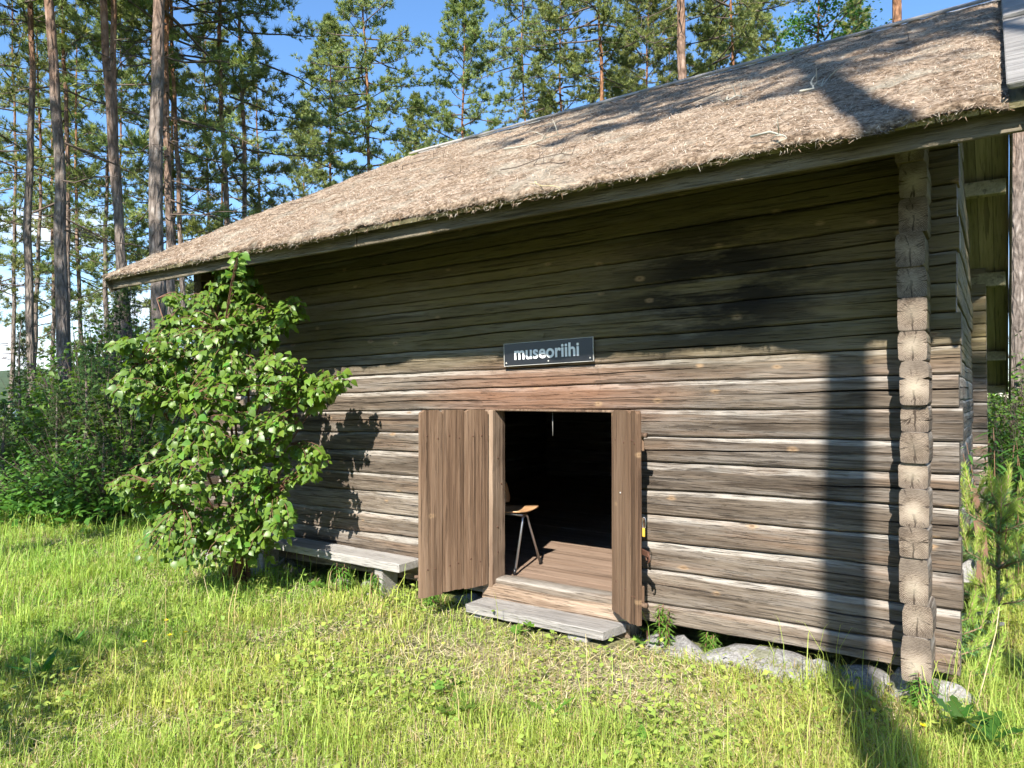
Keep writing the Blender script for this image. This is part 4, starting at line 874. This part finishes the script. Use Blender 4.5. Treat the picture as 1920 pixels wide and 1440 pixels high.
# willowherb stems beyond the sapling
def weed(label, loc, h, seed, ns=4, ll=.16, lw=.03, tintv=(.55, .75, .7), group=None):
    rng = random.Random(seed); rs = np.random.RandomState(seed); o = thing('willowherb', label, 'plant', loc, group=group); st = MB(); P = []; D = []; U = []
    for i in range(ns):
        a = rng.uniform(0, 6.28); tip = Vector((math.cos(a)*.18*h, math.sin(a)*.18*h, h*rng.uniform(.75, 1))); b = Vector((math.cos(a)*.05, math.sin(a)*.05, 0)); st.tube([b, b.lerp(tip, .5)+Vector((0, 0, .05)), tip], [.005, .004, .002], 5)
        for k in range(26):
            f = .25+.75*k/26; az = k*2.4; P.append(tuple(b.lerp(tip, f))); D.append((math.cos(az), math.sin(az), .15-.5*rng.random())); U.append((0, -.2, 1))
    st.build('stems', M['stem'], o); P = np.array(P); n = len(P); tint = np.array([tintv])*rs.uniform(.7, 1.25, (n, 1))
    link('foliage', scatter(leaf_shape(lw, ll, .2, .35), P, np.array(D), np.array(U), rs.uniform(.7, 1.15, n), M['shrub'], 'foliage', tint), o); return o
for i, (u, t, h, lab) in enumerate(((1868, 6.0, 1.35, 'dark willowherb clump nearest the gable wall'), (1905, 5.6, 1.3, 'dark willowherb clump at the right edge behind the sapling'), (1935, 6.6, 1.45, 'tall willowherb farther back at the right edge'), (1885, 7.4, 1.2, 'willowherb clump farthest back along the gable'))):
    p = at(u, t); weed(lab, (p.x, p.y, gzf(p.x, p.y)), h, 50+i, 6)

# ------------------------------------------------------------------ meadow: grass, herbs, dry thatch
def field_points(n, t0, t1, rs, pw):
    """points over the meadow ahead of and beside the viewer; thins out with distance"""
    t = t0*(t1/t0)**(rs.rand(n)**pw); a = rs.uniform(-1.02, .92, n)*t
    x = CAM.x+cF[0]*t+cR[0]*a; y = CAM.y+cF[1]*t+cR[1]*a
    ok = ~((x > -6.95) & (x < -.2) & (y > -.01)) & ~((x > -3.22) & (x < -2.0) & (y > -.33)) & ~((y > 9) | (x > 3.2))
    return x[ok], y[ok], t[ok]
def worn(x, y):
    """1 on the dry trodden ground before the door, 0 in the lush meadow"""
    dd = np.abs(x+1.9)*.5+np.abs(y+.75)*.9; w = np.clip((1.45-dd-1.3*(fbm(x*1.3, y*1.3, 31)-.35))/1.3, 0, 1)
    return np.clip(w+.5*np.clip((fbm(x*2.1+4, y*2.1, 44)-.56)/.12, 0, 1), 0, 1)
def grass():
    rs = np.random.RandomState(9); x, y, t = field_points(350000, 2.1, 17, rs, .92); n = len(x)
    w = worn(x, y); lush = fbm(x*.8, y*.8, 61)
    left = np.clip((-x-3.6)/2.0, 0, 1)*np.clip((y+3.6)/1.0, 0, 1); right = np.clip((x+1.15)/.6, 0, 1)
    keep = rs.rand(n) < (1-.5*w)*(.45+.75*lush+.25*left+.3*right); x, y, t, w, lush, left, right = [q[keep] for q in (x, y, t, w, lush, left, right)]; n = len(x)
    tuftn = fbm(x*3.3+7, y*3.3, 71, 2)
    h = (.05+.075*lush+.13*np.clip(tuftn-.52, 0, 1)*2+.02*left+.05*right)*(1-.45*w)*rs.uniform(.45, 1.3, n)
    tall = rs.rand(n) < (.007+.02*left+.022*right); h = np.where(tall, h*1.2+rs.uniform(.12, .3, n), h)
    wd = (.0008+.00030*t)*rs.uniform(.7, 1.35, n); az = rs.uniform(0, 6.283, n); bend = rs.uniform(.1, .95, n)*np.where(tall, .6, 1.0); bend = bend+.5*w*rs.rand(n)
    d = np.stack([np.cos(az), np.sin(az), az*0], -1); s_ = np.stack([-np.sin(az+rs.normal(0, .6, n)), np.cos(az), az*0], -1); s_ /= np.linalg.norm(s_, axis=1)[:, None]
    B = np.stack([x, y, gz(x, y)-.01], -1); up = np.array([0, 0, 1.0])
    p1 = B+up*(h*.5)[:, None]+d*(h*.5*bend*.25)[:, None]; p2 = B+up*(h*(.86-.18*bend))[:, None]+d*(h*bend*.55)[:, None]; p3 = B+up*(h*(1.0-.45*bend))[:, None]+d*(h*bend*1.0)[:, None]
    W = wd[:, None]; V = np.stack([B-s_*W, B+s_*W, p1-s_*W*.95, p1+s_*W*.95, p2-s_*W*.65, p2+s_*W*.65, p3], 1).reshape(-1, 3)
    o = (np.arange(n)*7)[:, None, None]; T = (np.array([(0, 1, 3), (0, 3, 2), (2, 3, 5), (2, 5, 4), (4, 5, 6)])[None]+o).reshape(-1, 3)
    g = np.clip(fbm(x*1.7, y*1.7, 81)*1.4-.2+rs.normal(0, .16, n), 0, 1)[:, None]; tint = (1-g)*np.array([.62, .84, .60])+g*np.array([1.10, 1.06, .95])
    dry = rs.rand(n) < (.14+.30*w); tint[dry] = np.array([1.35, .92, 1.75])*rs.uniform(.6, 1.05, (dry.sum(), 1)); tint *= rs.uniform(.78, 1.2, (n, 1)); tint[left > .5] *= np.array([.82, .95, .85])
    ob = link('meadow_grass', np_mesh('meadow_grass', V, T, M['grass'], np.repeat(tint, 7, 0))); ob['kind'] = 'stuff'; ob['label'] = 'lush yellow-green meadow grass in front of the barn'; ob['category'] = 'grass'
    # flattened dry stalks between the blades
    x, y, t = field_points(80000, 2.1, 9, rs, .9); w = worn(x, y); k = rs.rand(len(x)) < .35+.65*w; x, y, t = x[k], y[k], t[k]; n = len(x); az = rs.uniform(0, 6.283, n); L = rs.uniform(.05, .17, n)[:, None]
    d = np.stack([np.cos(az), np.sin(az), rs.normal(.05, .16, n)], -1); s_ = np.stack([-np.sin(az), np.cos(az), az*0], -1)*(.0012+.00025*t)[:, None]; B = np.stack([x, y, gz(x, y)+rs.uniform(.004, .035, n)], -1)
    V = np.stack([B-s_, B+s_, B+d*L], 1).reshape(-1, 3); tint = np.array([.56, .48, .29])*rs.uniform(.6, 1.25, (n, 1))
    ob = link('dry_grass', np_mesh('dry_grass', V, np.arange(len(V)).reshape(-1, 3), M['lneedle'], np.repeat(tint, 3, 0))); ob['kind'] = 'stuff'; ob['label'] = 'flattened straw-coloured dead grass on the worn ground'; ob['category'] = 'dry grass'
    # clover and other small broad leaves
    x, y, t = field_points(42000, 2.1, 12, rs, .85); w = worn(x, y); pn = fbm(x*1.9+3, y*1.9, 91); k = rs.rand(len(x)) < np.clip((pn-.42)/.2, .06, 1)*(1-.5*w); x, y, t = x[k], y[k], t[k]; n = len(x); az = rs.uniform(0, 6.283, n)
    P = np.stack([x, y, gz(x, y)+rs.uniform(.02, .11, n)], -1); D = np.stack([np.cos(az), np.sin(az), rs.normal(.15, .3, n)], -1); U = np.stack([rs.normal(0, .3, n), rs.normal(-.1, .3, n), np.ones(n)], -1); g = rs.rand(n, 1)
    tint = ((1-g)*np.array([.50, .75, .6])+g*np.array([.95, 1.0, .85]))*rs.uniform(.8, 1.15, (n, 1))
    V4 = np.array([(0, 0, 0), (.5, -.34, .05), (.5, .34, .05), (1, 0, -.06)])*np.array([.034, .034, .034]); T4 = np.array([(0, 1, 2), (1, 3, 2)])
    ob = link('clover', scatter((V4, T4), P, D, U, rs.uniform(.5, 1.5, n)*(.8+.04*t), M['grass'], 'clover', tint)); ob['kind'] = 'stuff'; ob['label'] = 'small broad meadow leaves among the grass'; ob['category'] = 'ground cover'
grass()
def undergrowth():
    """low green cover of the wood floor on the left and along the gable"""
    rs = np.random.RandomState(19); n = 26000; t = rs.uniform(9.2, 26, n); a = rs.uniform(-.95, -.38, n)*t; x = CAM.x+cF[0]*t+cR[0]*a; y = CAM.y+cF[1]*t+cR[1]*a
    x2 = rs.uniform(.15, 3.5, 6000); y2 = rs.uniform(2.0, 14, 6000); x = np.concatenate([x, x2]); y = np.concatenate([y, y2]); ok = ~((x > -6.95) & (x < .1) & (y > -.1) & (y < 9.5)); x, y = x[ok], y[ok]; n = len(x); az = rs.uniform(0, 6.283, n)
    hh = .12+.6*fbm(x*.9, y*.9, 5); P = np.stack([x, y, gz(x, y)+hh*rs.rand(n)**.6], -1); D = np.stack([np.cos(az), np.sin(az), rs.normal(-.05, .35, n)], -1); U = np.stack([rs.normal(0, .35, n), rs.normal(-.2, .35, n), np.ones(n)], -1)
    g = rs.rand(n, 1); tint = ((1-g)*np.array([.55, .75, .6])+g*np.array([1.05, 1.1, .8]))
    ob = link('undergrowth', scatter(leaf_shape(.06, .12, .15, .25), P, D, U, rs.uniform(.6, 1.4, n), M['shrub'], 'undergrowth', tint)); ob['kind'] = 'stuff'; ob['label'] = 'low leafy undergrowth covering the wood floor'; ob['category'] = 'undergrowth'
undergrowth()

# herbs one can tell apart
def rosette(name, label, loc, nl, ll, lw, seed, tint, lift=.6, group=None, lobed=False):
    rng = random.Random(seed); o = thing(name, label, 'plant', loc, group=group)
    if lobed:
        xs = [0, .12, .2, .3, .36, .48, .54, .68, .74, .88, 1]; ws = [.08, .3, .16, .62, .26, .85, .4, .8, .36, .4, 0]; V = []
        for x, w in zip(xs, ws): V += [(x*ll, -w*lw/2, .1*w*lw-.25*ll*x*x), (x*ll, 0, -.25*ll*x*x), (x*ll, w*lw/2, .1*w*lw-.25*ll*x*x)]
        T = []
        for i in range(len(xs)-1):
            a = i*3; b = a+3
            for q in (0, 1): T += [(a+q, b+q, b+q+1), (a+q, b+q+1, a+q+1)]
        sh = (np.array(V), np.array(T[:-0 or None]))
    else: sh = leaf_shape(lw, ll, .2, .25)
    me = np_mesh('leaf', sh[0], sh[1], M['shrub'], np.array([tint]), smooth=True)
    for k in range(nl):
        a = 6.28*k/nl+rng.uniform(-.3, .3); link('leaf', me, o, (0, 0, .01), (0, -lift*rng.uniform(.5, 1.3), a), rng.uniform(.7, 1.15))
    return o
def palmate(label, loc, seed, r, nl, tint=(1.1, 1.15, 1.0)):
    """round lobed leaves on stalks (lady's mantle)"""
    rng = random.Random(seed); o = thing('lobed_herb', label, 'plant', loc); V = [(0, 0, 0)]; n = 36
    for i in range(n):
        a = 6.2832*i/n; lob = .72+.28*abs(math.cos(a*3.5)); lob *= (.35 if abs(a-math.pi) < .2 else 1); V.append((math.cos(a)*lob*r, math.sin(a)*lob*r, .12*r*math.cos(a*7)+.08*r))
    me = np_mesh('leaf', np.array(V), np.array([(0, i+1, (i+1) % n+1) for i in range(n)]), M['shrub'], np.array([tint]), smooth=False)
    for k in range(nl):
        a = 6.28*k/nl+rng.uniform(-.5, .5); q = Vector((math.cos(a)*r*1.15, math.sin(a)*r*1.15, rng.uniform(.04, .10))); l = link('leaf', me, o, q, (rng.uniform(-.5, .1), rng.uniform(-.3, .3), a), rng.uniform(.75, 1.1)); MB().tube([(0, 0, 0), tuple(q*.6+Vector((0, 0, .02))), tuple(q)], .0018, 4).build('stalk', M['stem'], o)
    return o
def gp(u, v):
    """ground point seen at a photo pixel"""
    t = CAM.z*FPX/(v-742); p = at(u, t); 
    for _ in range(4): t = (CAM.z-gzf(p.x, p.y))*FPX/(v-742); p = at(u, t)
    return Vector((p.x, p.y, gzf(p.x, p.y)))
palmate('pair of round lobed leaves in the middle of the foreground grass', gp(858, 1345), 1, .062, 3)
palmate('small lobed leaf above the foreground pair', gp(842, 1312), 2, .045, 2)
palmate('lobed green leaf under the bench by the wall', gp(598, 1108), 3, .075, 2)
palmate('lobed leaves in the shade beside the doorstep end', gp(1212, 1212), 4, .055, 3, (.8, 1.0, .9))
palmate('low lobed leaves under the middle of the doorstep', gp(980, 1190), 5, .04, 5, (1.1, 1.2, .9))
rosette('thistle_plant', 'dark green jagged-leaved weed at the lower right', gp(1790, 1425)+Vector((0, 0, .16)), 6, .17, .10, 3, (.42, .55, .42), .75, lobed=True)
rosette('thistle_plant', 'dark jagged-leaved weed nearer the bottom right edge', gp(1850, 1445)+Vector((0, 0, .13)), 6, .15, .09, 5, (.40, .55, .42), .7, lobed=True)
rosette('dock_plant', 'broad-leaved dock in the shaded grass at the left', gp(85, 1275), 6, .22, .065, 6, (.55, .85, .7), 1.0)
rosette('dock_plant', 'dock with upright leaves in the shade left of centre', gp(140, 1215), 6, .2, .06, 7, (.55, .85, .7), 1.1)
rosette('dandelion_plant', 'dandelion leaves at the bottom edge left of centre', gp(335, 1425), 7, .16, .045, 8, (1.0, 1.1, .9), .6, lobed=True)
rosette('dandelion_plant', 'dark single dandelion leaf clump at the bottom edge', gp(275, 1436), 4, .14, .04, 9, (.6, .85, .7), .8, lobed=True)
rosette('dandelion_plant', 'dandelion leaves right of the lobed foreground leaves', gp(1030, 1345), 6, .15, .04, 10, (1.05, 1.15, .85), .7, lobed=True)
rosette('plantain_plant', 'broad plantain leaves in the grass below the doorstep', gp(1200, 1400), 6, .13, .05, 12, (1.0, 1.1, .85), .6)
def buttercup(label, u, v, h):
    t = None; p = gp(u, v); o = thing('buttercup', label, 'flower', p, group=None)
    MB().tube([(0, 0, 0), (.01, .004, h*.5), (0, 0, h)], [.0016, .0014, .0011], 5).build('stem', M['stem'], o); b = MB()
    for k in range(5):
        a = 6.28*k/5; c, s_ = math.cos(a), math.sin(a); R_ = .013
        b.add([(0, 0, h), (c*R_*.7-s_*.008, s_*R_*.7+c*.008, h+.006), (c*R_*1.15, s_*R_*1.15, h+.012), (c*R_*.7+s_*.008, s_*R_*.7-c*.008, h+.006)], [(0, 1, 2, 3)])
    b.build('petals', M['petal'], o)
for lab, u, v, h in (('yellow buttercup in front of the barn corner', 1633, 1395, .16), ('smaller yellow buttercup left of the barn corner', 1592, 1345, .15), ('yellow buttercup leftmost in the left meadow', 315, 1195, .12), ('yellow buttercup in the left meadow above the close pair', 322, 1225, .12), ('yellow buttercup right of the close pair in the left meadow', 352, 1225, .14), ('low yellow flower in the left foreground grass', 275, 1235, .11), ('pale yellow flower at the foot of the barn corner', 1725, 1398, .10)):
    buttercup(lab, u, v, h)
# slim weeds growing along the foot of the wall
for i, (u, v, h, lab) in enumerate(((1238, 1212, .30, 'wispy green weed at the wall foot right of the doorstep'), (1335, 1225, .16, 'low green weed in the gap under the bottom log'), (700, 1120, .22, 'thin weed at the foot of the bench support'), (640, 1112, .26, 'thin stalky weed under the middle of the bench'), (1722, 1340, .24, 'wispy grass-like weed before the foot of the log-end column'), (805, 1140, .16, 'low weed under the left door leaf'), (250, 960, .5, 'tall leafy weed at the left edge of the birch'))):
    p = gp(u, v); o = weed(lab, p, h, 80+i, 5, .05+.06*h, .008+.01*h, (1.0, 1.15, .9)); o.name = 'meadow_weed'
# tall seed stalks
def stalk(label, loc, pts, r=.0035):
    o = MB().tube(pts, [r*(1-.5*i/len(pts)) for i in range(len(pts))], 6).build('dry_stalk', M['dry'], None, loc); return tag(o, label, 'stalk')
stalk('straw-coloured dry stalk leaning right at the barn corner', gp(1810, 1370), [(0, 0, 0), (.06, .05, .25), (.11, .09, .48), (.125, .1, .60)])
stalk('thin green-yellow stalk rising below the doorstep', gp(1100, 1345), [(0, 0, 0), (.003, 0, .2), (-.008, 0, .42)], .002)
stalk('pale dry stalk standing in the left foreground', gp(60, 1300), [(0, 0, 0), (-.03, .02, .15), (-.06, .03, .24)], .003)
stalk('bent pale grass stalk in the left meadow', gp(405, 1170), [(0, 0, 0), (-.06, 0, .16), (-.14, 0, .33)], .002)
# sawn-off boards and bits lying by the right corner
for i, (u, v, L, rz, tl, lab) in enumerate(((1830, 1195, .42, 2.2, .25, 'split grey board lying against the right barn corner'), (1822, 1170, .35, 2.5, .4, 'upper splintered board at the right barn corner'), (1838, 1215, .3, 2.0, .15, 'lowest short board scrap by the right barn corner'))):
    p = gp(u, v); b = MB(); b.box(-L/2, L/2, -.035, .035, 0, .018, j=.008, rng=random.Random(i)); o = b.build('board_scrap', M['plank'], None, (p.x, p.y, p.z+.04+.03*(2-i)), (0, tl, rz)); tag(bevel(o, .003), lab, 'board', 'board scraps by the corner')
def strip(label, loc, pts, w):
    b = MB(); vs = []
    for i, (x, y, z) in enumerate(pts): vs += [(x-w/2, y, z), (x+w/2, y+.01, z), (x+w/2, y+.016, z), (x-w/2, y+.006, z)]
    n = len(pts)-1; b.add(vs, [(i*4+k, i*4+(k+1) % 4, (i+1)*4+(k+1) % 4, (i+1)*4+k) for i in range(n) for k in range(4)]+[(3, 2, 1, 0), (n*4, n*4+1, n*4+2, n*4+3)], 0)
    return tag(b.build('rusty_strip', M['rust'], None, loc), label, 'scrap')
p = at(1828, 5.3); strip('curved rusty brown strip leaning beside the gable wall', (p.x, p.y, gzf(p.x, p.y)), [(.05*math.sin(i*.35)-.02*i*.2, .02*i, .1*i) for i in range(10)], .07)
p = at(1905, 4.9); strip('short curved rusty scrap low behind the sapling', (p.x, p.y, gzf(p.x, p.y)+.2), [(-.10+.045*i, 0, .24-.045*i-.006*i*i) for i in range(6)], .03)
# fallen twigs on the roof
def roof_twig(label, x, y, L, an, seed, mat, r=.006, fork=2, lift=.02, group=None):
    rng = random.Random(seed); b = MB(); p = Vector((0, 0, .03)); d = Vector((math.cos(an), math.sin(an)*.87, math.sin(an)*.48)); pts = []
    for i in range(7): pts.append(p.copy()); p = p+d*(L/6)+Vector((rng.gauss(0, .10*L), rng.gauss(0, .06*L), rng.gauss(0, lift*.4))); 
    b.tube(pts, [r*(1-.75*i/6) for i in range(7)], 6)
    for k in range(fork):
        e = pts[2+k]; q = Vector((rng.gauss(0, 1), rng.gauss(0, .6), abs(rng.gauss(.5, .3)))).normalized()*L*.3; b.tube([e, e+q*.5+Vector((0, 0, .01)), e+q], [r*.5, r*.4, r*.2], 5)
    return tag(b.build('fallen_twig', mat, None, (x, y, zdeck(y)+.045)), label, 'twig', group)
roof_twig('forked lichen-grey twig standing up from the shaded roof patch', -.98, .15, .34, 1.25, 1, M['lichen'], .008, 5, .05)
roof_twig('pale bent twig hanging over the eave near the right end', -.95, -.98, .26, 5.7, 2, M['lichen'], .006, 2)
roof_twig('long thin twig curving over the eave above the doorway', -2.15, -.98, .35, 5.2, 3, M['dry'], .0035, 1)
roof_twig('grey forked branch lying on the roof above the sign', -3.7, .9, .55, .15, 4, M['lichen'], .008, 4, .03)
roof_twig('small pale twig on the sunlit roof left of the trunk shadow', -1.55, .55, .3, .7, 5, M['lichen'], .007, 3, .04)
rr = random.Random(6)
for i in range(16):
    roof_twig('thin brown fallen twig lying on the needle-covered roof', rr.uniform(-6.6, -.3), rr.uniform(-.6, 2.9), rr.uniform(.2, .6), rr.uniform(-.6, 1.2), 20+i, M['twig'], .004, 3, .02, 'fallen twigs on the roof')
# young birch beside the viewer, outside the picture: its shade lies on the left foreground
shrub('young leafy birch outside the picture shading the left foreground grass', 0, 0, 1, 1.3, loc=(-3.8, -5.2), rz=1.0)
